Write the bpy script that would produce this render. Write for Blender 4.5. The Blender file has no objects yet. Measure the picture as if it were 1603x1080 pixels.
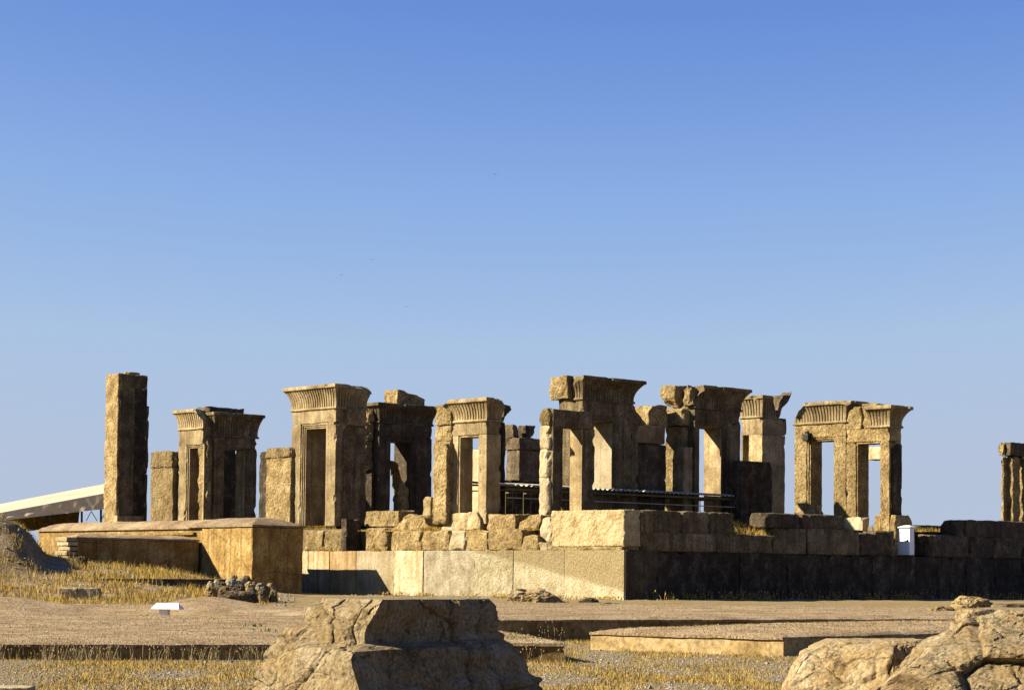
import bpy, math, random
from mathutils import Vector, Matrix, noise
random.seed(7)
# ------------------------------------------------------------------ scene, camera
C = bpy.context.scene
COL = C.collection
W_PX, H_PX, F_PX = 1603.0, 1080.0, 3381.0
EYE = Vector((0, 0, 0.88))
ROLL, PITCH = 0.0094, math.radians(3.0)
HZ = 902.0
SH = (HZ - 540) / F_PX - math.tan(PITCH)
cam_d = bpy.data.cameras.new('camera'); cam = bpy.data.objects.new('camera', cam_d); COL.objects.link(cam)
cam_d.sensor_width = 36; cam_d.lens = F_PX / W_PX * 36; cam_d.shift_y = SH * F_PX / W_PX
cam_d.clip_start = 0.5; cam_d.clip_end = 20000
fwd = Vector((0, math.cos(PITCH), math.sin(PITCH))); up0 = Vector((0, -math.sin(PITCH), math.cos(PITCH))); r0 = Vector((1, 0, 0))
cr = math.cos(ROLL); sr = math.sin(ROLL)
RIGHT = r0 * cr + up0 * sr; UP = -r0 * sr + up0 * cr
cam.matrix_world = Matrix(((RIGHT.x, UP.x, -fwd.x, EYE.x), (RIGHT.y, UP.y, -fwd.y, EYE.y), (RIGHT.z, UP.z, -fwd.z, EYE.z), (0, 0, 0, 1)))
C.camera = cam
def ray(px, py):
    a = (px - W_PX / 2) / F_PX; b = -(py - 540) / F_PX + SH
    return RIGHT * a + UP * b + fwd
# ruin axes: u runs back to the right, v runs back to the left
TH = math.atan2(.674, .738)
UD = Vector((math.cos(TH), math.sin(TH), 0)); VD = Vector((-math.sin(TH), math.cos(TH), 0))
_r = ray(977, 900); ORG = Vector((_r.x / _r.y * 85, 85, 0))
def uvw(u, v, z=0): return ORG + UD * u + VD * v + Vector((0, 0, z))
def hit(px, py, u=None, v=None, Y=None, z=None):
    r = ray(px, py)
    if u is not None: t = (ORG + UD * u - EYE).dot(UD) / r.dot(UD)
    elif v is not None: t = (ORG + VD * v - EYE).dot(VD) / r.dot(VD)
    elif Y is not None: t = Y / r.y
    else: t = (z - EYE.z) / r.z
    return EYE + r * t
def toUV(p): d = p - ORG; return d.dot(UD), d.dot(VD), p.z
def V_(px, u, py=720): return toUV(hit(px, py, u=u))[1]
def U_(px, v, py=720): return toUV(hit(px, py, v=v))[0]
def Z_(py, px, u=None, v=None): return hit(px, py, u=u, v=v).z
# ------------------------------------------------------------------ light
SUN = (UD * -1.32 + VD * 1.0 + Vector((0, 0, 1.0))).normalized()
sd = bpy.data.lights.new('sun', 'SUN'); sd.energy = 5.0; sd.angle = math.radians(0.5); sd.color = (1, .885, .66)
so = bpy.data.objects.new('sun', sd); COL.objects.link(so); so.rotation_euler = SUN.to_track_quat('Z', 'Y').to_euler()
w = bpy.data.worlds.new('World'); C.world = w; w.use_nodes = True
nt = w.node_tree; bg = nt.nodes['Background']; sky = nt.nodes.new('ShaderNodeTexSky'); sky.sky_type = 'NISHITA'; sky.sun_disc = False
sky.sun_elevation = math.asin(SUN.z); sky.sun_rotation = math.atan2(SUN.x, SUN.y)
sky.air_density = 1.0; sky.dust_density = 0.8; sky.ozone_density = 3.0; sky.altitude = 1600
sc_ = nt.nodes.new('ShaderNodeVectorMath'); sc_.operation = 'SCALE'; sc_.inputs[3].default_value = .1; nt.links.new(sky.outputs[0], sc_.inputs[0])
sx_ = nt.nodes.new('ShaderNodeSeparateXYZ'); nt.links.new(sc_.outputs[0], sx_.inputs[0])
rp = nt.nodes.new('ShaderNodeValToRGB'); nt.links.new(sx_.outputs[1], rp.inputs[0]); el = rp.color_ramp.elements   # grades the clear sky by its own brightness
SKY = [(.08, (.035, .09, .34)), (.233, (.141, .275, .68)), (.309, (.258, .430, .775)), (.416, (.402, .546, .765)), (.55, (.46, .545, .70)), (1.0, (.50, .54, .62))]
el[0].position = SKY[0][0]; el[0].color = (*SKY[0][1], 1); el[1].position = 1; el[1].color = (*SKY[-1][1], 1)
for p_, c_ in SKY[1:-1]: e_ = el.new(p_); e_.color = (*c_, 1)
s2_ = nt.nodes.new('ShaderNodeVectorMath'); s2_.operation = 'SCALE'; s2_.inputs[3].default_value = 5.85; nt.links.new(rp.outputs[0], s2_.inputs[0]); nt.links.new(s2_.outputs[0], bg.inputs[0]); bg.inputs[1].default_value = 0.05
C.view_settings.view_transform = 'Standard'; C.view_settings.look = 'None'; C.view_settings.gamma = 1; C.view_settings.exposure = 1.78
C.render.engine = 'CYCLES'
C.cycles.max_bounces = 3; C.cycles.diffuse_bounces = 1
# ------------------------------------------------------------------ materials
def mat(name, cols, scale=1.0, bump=.03, bscale=8.0, rough=.9, streak=0, cell=0, detail=9, metal=0, stain=None, tide=False, crack=0, crack_scale=1.0, pit=.68):
    m = bpy.data.materials.new(name); m.use_nodes = True; t = m.node_tree; N = t.nodes; L = t.links
    b = N['Principled BSDF']; b.inputs['Roughness'].default_value = rough; b.inputs['Metallic'].default_value = metal
    b.inputs['Specular IOR Level'].default_value = .2
    tc = N.new('ShaderNodeTexCoord'); oi = N.new('ShaderNodeObjectInfo')
    off = N.new('ShaderNodeVectorMath'); off.operation = 'MULTIPLY_ADD'
    off.inputs[0].default_value = (37, 17, 23)
    cx = N.new('ShaderNodeCombineXYZ')
    for i in range(3): L.new(oi.outputs['Random'], cx.inputs[i])
    L.new(cx.outputs[0], off.inputs[1]); L.new(tc.outputs['Object'], off.inputs[2])
    co = off.outputs[0]
    n1 = N.new('ShaderNodeTexNoise'); n1.inputs['Scale'].default_value = scale; n1.inputs['Detail'].default_value = detail; n1.inputs['Roughness'].default_value = .68
    L.new(co, n1.inputs['Vector'])
    cr_ = N.new('ShaderNodeValToRGB'); e = cr_.color_ramp.elements
    n = len(cols); e[0].position = .3; e[1].position = .7
    for k in range(n - 2): e.new(.3 + .4 * (k + 1) / (n - 1))
    for k, c in enumerate(cols): e[k].color = (*c, 1)
    L.new(n1.outputs['Fac'], cr_.inputs[0]); col = cr_.outputs[0]
    def mixc(fac, a, bcol, mode='MIX'):
        mx = N.new('ShaderNodeMix'); mx.data_type = 'RGBA'; mx.blend_type = mode
        if isinstance(fac, float): mx.inputs[0].default_value = fac
        else: L.new(fac, mx.inputs[0])
        L.new(a, mx.inputs[6])
        if isinstance(bcol, tuple): mx.inputs[7].default_value = (*bcol, 1)
        else: L.new(bcol, mx.inputs[7])
        return mx.outputs[2]
    if streak:
        mp = N.new('ShaderNodeMapping'); mp.inputs['Scale'].default_value = (5, 5, .35); L.new(co, mp.inputs[0])
        n2 = N.new('ShaderNodeTexNoise'); n2.inputs['Scale'].default_value = 1; n2.inputs['Detail'].default_value = 5; L.new(mp.outputs[0], n2.inputs['Vector'])
        r2 = N.new('ShaderNodeMapRange'); r2.inputs[1].default_value = .45; r2.inputs[2].default_value = .72; r2.inputs[4].default_value = streak
        L.new(n2.outputs['Fac'], r2.inputs[0])
        col = mixc(r2.outputs[0], col, stain or (.10, .075, .045))
    if tide:   # brown tide mark running down the slabs, pale below it
        sp = N.new('ShaderNodeSeparateXYZ'); L.new(tc.outputs['Object'], sp.inputs[0])
        m1 = N.new('ShaderNodeMath'); m1.operation = 'MULTIPLY_ADD'; m1.inputs[1].default_value = -.18; L.new(sp.outputs[1], m1.inputs[0]); L.new(sp.outputs[2], m1.inputs[2])
        m2 = N.new('ShaderNodeMath'); m2.operation = 'MULTIPLY_ADD'; m2.inputs[1].default_value = .6; L.new(n1.outputs['Fac'], m2.inputs[0]); L.new(m1.outputs[0], m2.inputs[2])
        m3 = N.new('ShaderNodeMapRange'); m3.inputs[1].default_value = .58; m3.inputs[2].default_value = .74; L.new(m2.outputs[0], m3.inputs[0])
        mu = N.new('ShaderNodeMath'); mu.operation = 'MULTIPLY'; mu.inputs[1].default_value = .8; L.new(m3.outputs[0], mu.inputs[0])
        col = mixc(mu.outputs[0], col, (.155, .115, .052))
    # pits
    n3 = N.new('ShaderNodeTexNoise'); n3.inputs['Scale'].default_value = bscale * 1.7; n3.inputs['Detail'].default_value = 6; L.new(co, n3.inputs['Vector'])
    r3 = N.new('ShaderNodeMapRange'); r3.inputs[1].default_value = .32; r3.inputs[2].default_value = .56; r3.inputs[3].default_value = pit; r3.inputs[4].default_value = 1.12
    L.new(n3.outputs['Fac'], r3.inputs[0])
    cg = N.new('ShaderNodeCombineColor')
    for i in range(3): L.new(r3.outputs[0], cg.inputs[i])
    col = mixc(1.0, col, cg.outputs[0], 'MULTIPLY')
    n4 = N.new('ShaderNodeTexNoise'); n4.inputs['Scale'].default_value = bscale; n4.inputs['Detail'].default_value = 8; n4.inputs['Roughness'].default_value = .7; L.new(co, n4.inputs['Vector'])
    h = n4.outputs['Fac']
    if crack:
        dv = N.new('ShaderNodeVectorMath'); dv.operation = 'MULTIPLY_ADD'; dv.inputs[1].default_value = (.5, .5, .5)
        L.new(n1.outputs['Color'], dv.inputs[0]); L.new(co, dv.inputs[2])
        vo = N.new('ShaderNodeTexVoronoi'); vo.feature = 'DISTANCE_TO_EDGE'; vo.inputs['Scale'].default_value = crack_scale; L.new(dv.outputs[0], vo.inputs['Vector'])
        rr = N.new('ShaderNodeMapRange'); rr.inputs[1].default_value = .0; rr.inputs[2].default_value = .012; rr.inputs[3].default_value = 1 ; rr.inputs[4].default_value = 0
        L.new(vo.outputs[0], rr.inputs[0])
        ml = N.new('ShaderNodeMath'); ml.operation = 'MULTIPLY'; ml.inputs[1].default_value = crack; L.new(rr.outputs[0], ml.inputs[0])
        col = mixc(ml.outputs[0], col, (.035, .025, .015))
        sb = N.new('ShaderNodeMath'); sb.operation = 'SUBTRACT'; L.new(h, sb.inputs[0]); L.new(ml.outputs[0], sb.inputs[1]); h = sb.outputs[0]
    # value jitter per object
    hs = N.new('ShaderNodeHueSaturation'); L.new(col, hs.inputs['Color'])
    jr = N.new('ShaderNodeMapRange'); jr.inputs[3].default_value = .78; jr.inputs[4].default_value = 1.22; L.new(oi.outputs['Random'], jr.inputs[0]); L.new(jr.outputs[0], hs.inputs['Value'])
    L.new(hs.outputs[0], b.inputs['Base Color'])
    bp = N.new('ShaderNodeBump'); bp.inputs['Strength'].default_value = 1; bp.inputs['Distance'].default_value = bump; L.new(h, bp.inputs['Height']); L.new(bp.outputs[0], b.inputs['Normal'])
    return m
M = {}
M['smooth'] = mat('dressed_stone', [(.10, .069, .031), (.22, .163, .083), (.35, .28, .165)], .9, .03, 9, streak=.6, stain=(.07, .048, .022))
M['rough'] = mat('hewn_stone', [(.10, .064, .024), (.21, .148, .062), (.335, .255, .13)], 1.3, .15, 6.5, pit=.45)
M['pale'] = mat('pale_panel_stone', [(.18, .135, .065), (.29, .24, .15), (.37, .32, .22)], .9, .03, 9, streak=.55, stain=(.17, .105, .035))
M['tide'] = mat('tide_marked_panel_stone', [(.17, .14, .07), (.27, .235, .15), (.36, .325, .225)], 1.6, .07, 9, pit=.55, streak=.4, stain=(.18, .11, .04), tide=True)
M['tooled'] = mat('tooled_panel_stone', [(.14, .11, .06), (.27, .23, .155), (.38, .335, .25)], 2.2, .08, 14, streak=.3, stain=(.15, .10, .045))
M['gold'] = mat('golden_tooled_stone', [(.16, .11, .045), (.28, .215, .11), (.37, .31, .2)], 1.6, .09, 12, pit=.6)
M['brown'] = mat('brown_panel_stone', [(.16, .10, .04), (.25, .175, .085), (.38, .31, .20)], .7, .03, 9, streak=.8, stain=(.11, .065, .02))
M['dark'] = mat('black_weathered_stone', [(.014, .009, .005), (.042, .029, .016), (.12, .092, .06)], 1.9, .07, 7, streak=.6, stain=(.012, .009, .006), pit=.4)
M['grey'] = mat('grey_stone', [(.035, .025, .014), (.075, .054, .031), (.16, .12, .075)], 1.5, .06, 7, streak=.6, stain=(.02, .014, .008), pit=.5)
M['weathered'] = mat('weathered_shade_stone', [(.045, .032, .014), (.115, .084, .042), (.22, .17, .095)], 1.1, .04, 7, streak=.7, stain=(.028, .019, .01), pit=.5)  # weathered tone, darkened further to paint the shade on doorway fronts
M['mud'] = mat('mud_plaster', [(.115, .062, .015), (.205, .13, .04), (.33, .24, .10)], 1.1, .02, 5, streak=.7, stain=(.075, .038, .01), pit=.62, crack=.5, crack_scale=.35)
M['bedside'] = mat('pale_mud_side', [(.17, .11, .04), (.27, .19, .085), (.36, .28, .16)], 1.3, .03, 6, pit=.6)  # paler copy for the sunlit bed; shaded beds keep the darker mud
M['cap'] = mat('straw_mud_cap', [(.14, .09, .045), (.26, .185, .105), (.38, .30, .19)], .8, .13, 11, detail=14, pit=.38)
M['rock'] = mat('fractured_limestone', [(.10, .06, .022), (.235, .165, .075), (.27, .21, .12), (.36, .30, .20)], 2.2, .045, 16, streak=.35, stain=(.10, .06, .025), pit=.5, crack=.3, crack_scale=1.1)
M['ground'] = mat('gravel_and_straw_ground', [(.20, .135, .038), (.23, .17, .075), (.22, .18, .12)], .5, .14, 18, detail=14, pit=.4)
M['earth'] = mat('dry_earth', [(.085, .055, .022), (.165, .115, .055), (.27, .215, .14)], .8, .12, 7, detail=12)
M['grass'] = mat('dry_grass', [(.24, .14, .02), (.36, .24, .05), (.42, .31, .11)], 1.2, .0, 8)
M['weed'] = mat('grey_green_weed', [(.06, .08, .03), (.11, .13, .055), (.14, .14, .08)], 3, .0, 8)
M['drystem'] = mat('dry_stem', [(.12, .085, .04), (.22, .165, .08), (.30, .23, .13)], 3, .0, 8)
M['pebble'] = mat('pebble', [(.12, .09, .06), (.21, .18, .14), (.31, .28, .235)], 3, .0, 8)
M['white'] = mat('white_paint', [(.58, .59, .60), (.62, .63, .64), (.64, .64, .64)], 2, .003, 12, rough=.5, pit=.95)
M['canvas'] = mat('canvas', [(.33, .28, .20), (.38, .335, .245), (.40, .36, .28)], .5, .01, 3, rough=.8, pit=.95)
M['tin'] = mat('corrugated_sheet', [(.26, .24, .19), (.38, .36, .30), (.45, .43, .36)], 1, .002, 9, rough=.85, pit=.9)
M['steel'] = mat('painted_steel', [(.05, .04, .02), (.09, .07, .03), (.14, .11, .05)], 2, .002, 9, rough=.5)
M['black'] = mat('black_metal', [(.008, .008, .008), (.012, .012, .012), (.02, .02, .02)], 2, .001, 9, rough=.5)
# ------------------------------------------------------------------ mesh helpers
class MB:
    def __init__(s): s.v = []; s.f = []
    def add(s, vs, fs):
        o = len(s.v); s.v += vs; s.f += [tuple(i + o for i in f) for f in fs]; return s
def link(name, mb, m, parent=None, loc=(0, 0, 0), rz=0, smooth=False):
    me = bpy.data.meshes.new(name); me.from_pydata([tuple(p) for p in mb.v], [], mb.f); me.materials.append(M[m]); me.update()
    if smooth: me.polygons.foreach_set('use_smooth', [True] * len(me.polygons))
    o = bpy.data.objects.new(name, me); COL.objects.link(o)
    if parent: o.parent = parent
    else: o.location = loc; o.rotation_euler = (0, 0, rz)
    return o
def tag(o, label, cat, group=None, kind=None):
    if label: o['label'] = label
    if cat: o['category'] = cat
    if group: o['group'] = group
    if kind: o['kind'] = kind
    return o
def thing(name, label, cat, loc, rz=0, group=None):
    o = bpy.data.objects.new(name, None); COL.objects.link(o); o.location = loc; o.rotation_euler = (0, 0, rz); o.empty_display_size = .2
    return tag(o, label, cat, group)
def fbm(p, s): 
    return noise.noise_vector(p * s) + noise.noise_vector(p * s * 2.3 + Vector((5, 9, 2))) * .5 + noise.noise_vector(p * s * 5.1) * .25
def finish(vs, rough, freq, seed, cuts, bites=None):
    so_ = Vector((seed * 13.7, seed * 7.1, seed * 3.3)); out = []
    lo_ = [min(v[i] for v in vs) for i in range(3)]; hi_ = [max(v[i] for v in vs) for i in range(3)]; mid0 = Vector([(lo_[i] + hi_[i]) / 2 for i in range(3)]); mid_ = mid0
    for p in vs:
        q = p
        for (c, n) in (cuts or []):
            c = Vector(c); n = Vector(n).normalized()
            d = (q - c).dot(n) + .12 * noise.noise((q + so_) * 1.8)
            if d > 0: q = q - n * d
        for (c, r_) in (bites or []):
            mid_ = Vector((mid0.x, mid0.y, c.z - .3)); d = q - c
            if d.length < r_:
                inw = (mid_ - c).normalized(); k_ = d.dot(inw); l_ = d - inw * k_; t_ = math.sqrt(max(0, r_ * r_ - l_.length_squared)) * .8
                if k_ < t_: q = c + l_ + inw * t_
        out.append(q + fbm(q + so_, freq) * rough)
    return out
def coords(a, b, seg, r):
    n = max(1, int(round((b - a - 2 * r) / seg))) if b - a > 2.5 * r else 1
    r = min(r, (b - a) * .3)
    xs = [a, a + r * .35, a + r]; k = b - a - 2 * r
    xs += [a + r + k * i / n for i in range(1, n)]
    return xs + [b - r, b - r * .35, b]
def rbox(a, b, seg=.16, r=.05, rough=.02, freq=2.5, seed=1, cuts=None, wear=1.0, bulge=0.0, nb=0):
    """rounded, chipped, hewn box from corner a to corner b"""
    X = [coords(a[i], b[i], seg, r) for i in range(3)]
    N = [len(x) for x in X]; idx = {}; vs = []; fs = []
    lo = Vector(a); hi = Vector(b); so_ = Vector((seed * 3.1, seed * 5.7, seed * 1.9))
    ctr = (lo + hi) / 2
    def vid(i, j, k):
        key = (i, j, k)
        if key in idx: return idx[key]
        p = Vector((X[0][i], X[1][j], X[2][k]))
        rr = r * (.35 + wear * 2.2 * max(0, noise.noise((p + so_) * 1.3)) ** 1.0 + wear * .5 * abs(noise.noise((p + so_) * 5)))
        rr = min(rr, min((hi[q] - lo[q]) * .45 for q in range(3)))
        inn = Vector([min(max(p[q], lo[q] + rr), hi[q] - rr) for q in range(3)])
        d = p - inn
        if d.length > 1e-9: p = inn + d.normalized() * rr
        if bulge:
            for q in range(3):
                e = 1.0
                for q2 in range(3):
                    if q2 != q:
                        tt = (p[q2] - ctr[q2]) / max(1e-6, (hi[q2] - lo[q2]) / 2); e *= max(0, 1 - tt ** 4)
                p[q] += bulge * e * (1 if p[q] > ctr[q] else -1) * (abs(p[q] - ctr[q]) / max(1e-6, (hi[q] - lo[q]) / 2)) ** 4
        idx[key] = len(vs); vs.append(p); return idx[key]
    for ax in range(3):
        a1, a2 = [(1, 2), (2, 0), (0, 1)][ax]
        for side in (0, 1):
            for i in range(N[a1] - 1):
                for j in range(N[a2] - 1):
                    def c(ii, jj):
                        t = [0, 0, 0]; t[ax] = 0 if side == 0 else N[ax] - 1; t[a1] = ii; t[a2] = jj; return vid(*t)
                    q = (c(i, j), c(i + 1, j), c(i + 1, j + 1), c(i, j + 1))
                    fs.append(q if side else q[::-1])
    rg = random.Random(seed * 7); bites = []
    for _ in range(nb):
        k = rg.random(); c = Vector([rg.choice((lo[0], hi[0])), rg.choice((lo[1], hi[1])), lo[2] + (hi[2] - lo[2]) * k])
        if rg.random() < .3: c = Vector((lo[0] + (hi[0] - lo[0]) * k, rg.choice((lo[1], hi[1])), hi[2]))
        n_ = (c - ctr); n_.z = 0; c += n_.normalized() * .03 if n_.length > 0 else Vector(); bites.append((c, rg.uniform(.07, .17) + r * .6))
    return finish(vs, rough, freq, seed, cuts, bites), fs
def pbox(a, b):
    vs = [Vector((x, y, z)) for x in (a[0], b[0]) for y in (a[1], b[1]) for z in (a[2], b[2])]
    return vs, [(0, 1, 3, 2), (4, 6, 7, 5), (0, 4, 5, 1), (2, 3, 7, 6), (0, 2, 6, 4), (1, 5, 7, 3)]
def tube(p, q, r, n=6):
    p = Vector(p); q = Vector(q); d = (q - p).normalized(); a = d.orthogonal().normalized(); b = d.cross(a); vs = []
    for c in (p, q):
        for i in range(n): t = 2 * math.pi * i / n; vs.append(c + a * math.cos(t) * r + b * math.sin(t) * r)
    fs = [(i, (i + 1) % n, n + (i + 1) % n, n + i) for i in range(n)] + [tuple(range(n))[::-1], tuple(range(n, 2 * n))]
    return vs, fs
SEED = [3]
def nseed(): SEED[0] += 1; return SEED[0]
def blk(name, label, cat, u0, u1, v0, v1, z0, z1, m='rough', group=None, seg=.16, r=.06, rough=.03, freq=2.2, cuts=None, wear=1.0, bulge=.0, parent=None, rot=0, top=True):
    """one hewn block, given in ruin axes; its origin sits at its base corner"""
    b = MB(); b.add(*rbox((0, 0, 0), (u1 - u0, v1 - v0, z1 - z0), seg, r, rough, freq, nseed(), cuts, wear, bulge, nb=6))
    if parent:
        o = link(name, b, m, parent); pu = parent['_uv']; o.location = (u0 - pu[0], v0 - pu[1], z0 - pu[2]); return o
    o = link(name, b, m, None, uvw(u0, v0, z0), TH + rot)
    return tag(o, label, cat, group)
def rthing(name, label, cat, u, v, z, group=None):
    o = thing(name, label, cat, uvw(u, v, z), TH, group); o['_uv'] = (u, v, z); return o
def cornice(W, L, h, over, seed, cuts=None, rough=.01, fill=.17, pitch=.17, sides='uv'):
    """fluted cavetto cornice with fillet and bead, over a W x L block; local origin at the block's corner, z=0 at its foot"""
    prof = [(.045, 0), (.075, .03), (.08, .06), (.05, .10)]  # bead
    nf = 9
    for i in range(nf + 1):
        t = i / nf; prof.append((.02 + (over - .02) * (t ** 2.3), .13 + (h - fill - .13) * t))
    n_fl = (5, 4 + nf - 1)
    prof += [(over + .05, h - fill + .004), (over + .06, h - fill * .5), (over + .05, h - .02), (over + .0, h)]
    st = pitch / 4
    pts = []
    def edge(p, q, n_):
        d = Vector(q) - Vector(p); k = max(2, int(round(d.length / pitch))) * 4
        for i in range(k): pts.append((Vector(p) + d * i / k, Vector(n_), i % 4, i == 0))
    edge((0, 0), (W, 0), (0, -1)); edge((W, 0), (W, L), (1, 0)); edge((W, L), (0, L), (0, 1)); edge((0, L), (0, 0), (-1, 0))
    vs = []; n = len(pts)
    for (o, z) in prof:
        fl = .13 <= z <= h - fill
        for (p, nn, ph, cor) in pts:
            k = o - (.05 if (fl and ph == 0 and not cor) else 0)
            # spread outward keeping corners square
            sx = k * (2 * p.x / W - 1) if abs(nn.y) > 0 else k * nn.x
            sy = k * (2 * p.y / L - 1) if abs(nn.x) > 0 else k * nn.y
            if cor:
                sx = k * (1 if p.x > W / 2 else -1); sy = k * (1 if p.y > L / 2 else -1)
            vs.append(Vector((p.x + sx, p.y + sy, z)))
    fs = []
    for r_ in range(len(prof) - 1):
        for i in range(n): fs.append((r_ * n + i, r_ * n + (i + 1) % n, (r_ + 1) * n + (i + 1) % n, (r_ + 1) * n + i))
    # caps as inward rings
    base = (len(prof) - 1) * n; prev = [base + i for i in range(n)]
    ring0 = [vs[i].copy() for i in prev]; cx = Vector((W / 2, L / 2, h))
    for k in (1, 2, 3, 4, 5):
        cur = []
        for i in range(n): vs.append(ring0[i].lerp(cx, k / 5.2)); cur.append(len(vs) - 1)
        for i in range(n): fs.append((prev[i], prev[(i + 1) % n], cur[(i + 1) % n], cur[i]))
        prev = cur
    fs.append(tuple(prev)); fs.append(tuple(range(n))[::-1])
    rg = random.Random(seed); bites = []
    for _ in range(9):
        q = rg.random() * 4; e_ = over + .08; k = q % 1
        c = [(W * k, -e_), (W + e_, L * k), (W * k, L + e_), (-e_, L * k)][int(q)]
        bites.append((Vector((c[0], c[1], h - rg.choice((0, 0, .1, .35)) * h)), rg.uniform(.08, .24)))
    return finish(vs, rough, 2.2, seed, cuts, bites), fs
def gate(name, label, u0, v0, W, L, zb, zt, ztop, ax, o0, o1, oz, m='smooth', frame=3, over=.35, ccuts=None, lcuts=None, group='ruined stone doorways', has_cornice=True, rough=.012, steps=.05, lint_h=None, jcuts=None, jcuts2=None, cm=None, mlab=None, cat='doorway', reveal=None):
    """doorway: two jambs (each with its stepped reveal), lintel, fluted cornice. ax 'u': passage along u, opening o0..o1 measured along v"""
    t = rthing(name, label, cat, u0, v0, zb, group)
    H = zt - zb; OZ = oz - zb; lw = .085
    def swap(a, b):
        return ((a[1], a[0], a[2]), (b[1], b[0], b[2])) if ax == 'u' else (a, b)
    A = L if ax == 'u' else W; B = W if ax == 'u' else L     # A along the face, B through it
    def add(mb, a, b, **k):
        a, b = swap(a, b); vs, fs = rbox(a, b, **k)
        mb.add(vs, fs)
    nb = frame
    for side in (0, 1):
        mb = MB(); f = nb * lw
        a0, a1 = (0, o0 - f) if side == 0 else (o1 + f, A)
        cu = jcuts if side == 0 else jcuts2
        if a1 - a0 > .05: add(mb, (a0, 0, 0), (a1, B, OZ + f), seg=.12, r=.03, rough=rough, seed=nseed(), cuts=cu, nb=9)
        for k in range(nb):
            d = steps * (k + 1)
            if side == 0: x0, x1 = o0 - f + k * lw - .03, o0 - f + (k + 1) * lw
            else: x0, x1 = o1 + f - (k + 1) * lw, o1 + f - k * lw + .03
            add(mb, (x0, d, 0), (x1, B - d, OZ + f - (k + 1) * lw + .03), seg=.2, r=.012, rough=rough * .6, seed=3 + side, cuts=cu)
        link('jamb', mb, m, t)
    mb = MB(); f = nb * lw
    add(mb, (0, 0, OZ + f), (A, B, H), seg=.13, r=.03, rough=rough, seed=nseed(), cuts=lcuts, nb=5)
    for k in range(nb):
        d = steps * (k + 1)
        add(mb, (o0 - f + (k) * lw, d, OZ + f - (k + 1) * lw), (o1 + f - (k) * lw, B - d, OZ + f - k * lw + .03), seg=.2, r=.012, rough=rough * .6, seed=5)
    link('lintel', mb, m, t)
    if reveal:
        mb = MB(); f = nb * steps
        vs, fs = rbox((o1 - .03, f + .01, .02), (o1 + .02, B - f - .01, OZ - .01), .2, .008, rough * .5, seed=9)
        mb.add(vs, fs); link('reveal_panel', mb, reveal, t)  # pale panel puts the reveal's sunlight into its colour
    if has_cornice:
        mb = MB(); mb.add(*cornice(W, L, ztop - zt, over, nseed(), ccuts))
        c = link('cornice', mb, cm or m, t); c.location = (0, 0, H)
    return t
FL = 3.2      # podium floor
# ------------------------------------------------------------------ ground
def smooth01(t): t = min(1, max(0, t)); return t * t * (3 - 2 * t)
def gz(x, y):
    z = -.62 + .62 * smooth01((y - 55) / 22)
    if y < 28: z -= .0
    # grassy bank rising to the left of the mud tower
    if y > 55:
        k = smooth01((y - 65) / 21) * smooth01((-9.0 - x) / 7.0)
        px_ = x / max(y, 1)
        z += k * (1.05 + .55 * smooth01((-15.5 - x) / 5)) * (1 if y < 130 else max(0, 1 - (y - 130) / 30))
        nz = noise.noise(Vector((x * .6, y * .6, 7))) * .35
        z += (1.15 + nz) * smooth01((-17.2 - .19 * (y - 80) - x + nz) / 1.5) * smooth01((y - 75.5) / 4.5) * smooth01((95 - y) / 6)
        z += .9 * smooth01((-18.2 - .2 * (y - 80) - x) / 3) * smooth01((y - 76) / 5) * smooth01((95 - y) / 6)
        z += 1.1 * math.exp(-(((x + 20.2) / 1.3) ** 2 + ((y - 74.5) / 3.0) ** 2))  # unseen bump added out of view to cast shade on the bank
    z += .05 * noise.noise(Vector((x * .25, y * .25, 0))) + .035 * noise.noise(Vector((x * 1.1, y * 1.1, 3))) * smooth01((y - 60) / 8 + .3)
    return z
def grid(xs, ys, fn):
    mb = MB(); n = len(xs)
    for y in ys:
        for x in xs: mb.v.append(Vector((x, y, fn(x, y))))
    for j in range(len(ys) - 1):
        for i in range(n - 1): a = j * n + i; mb.f.append((a, a + 1, a + n + 1, a + n))
    return mb
def spaced(stops):
    out = []
    for (a, b, s) in stops:
        k = max(1, int(round((b - a) / s))); out += [a + (b - a) * i / k for i in range(k)]
    return out + [stops[-1][1]]
xs = spaced([(-6000, -600, 900), (-600, -60, 90), (-60, -30, 3), (-30, 30, .3), (30, 60, 3), (60, 600, 90), (600, 6000, 900)])
ys = spaced([(-400, 0, 80), (0, 24, 3), (24, 100, .35), (100, 140, 4), (140, 600, 60), (600, 9000, 1200)])
g = link('ground', grid(xs, ys, gz), 'ground', smooth=True); tag(g, None, None, kind='structure')
g.data.materials.append(M['earth'])
for f_ in g.data.polygons:
    c_ = f_.center
    if c_.y > 66 and (c_.x < -8.5 or c_.y > 90): f_.material_index = 1
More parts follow.
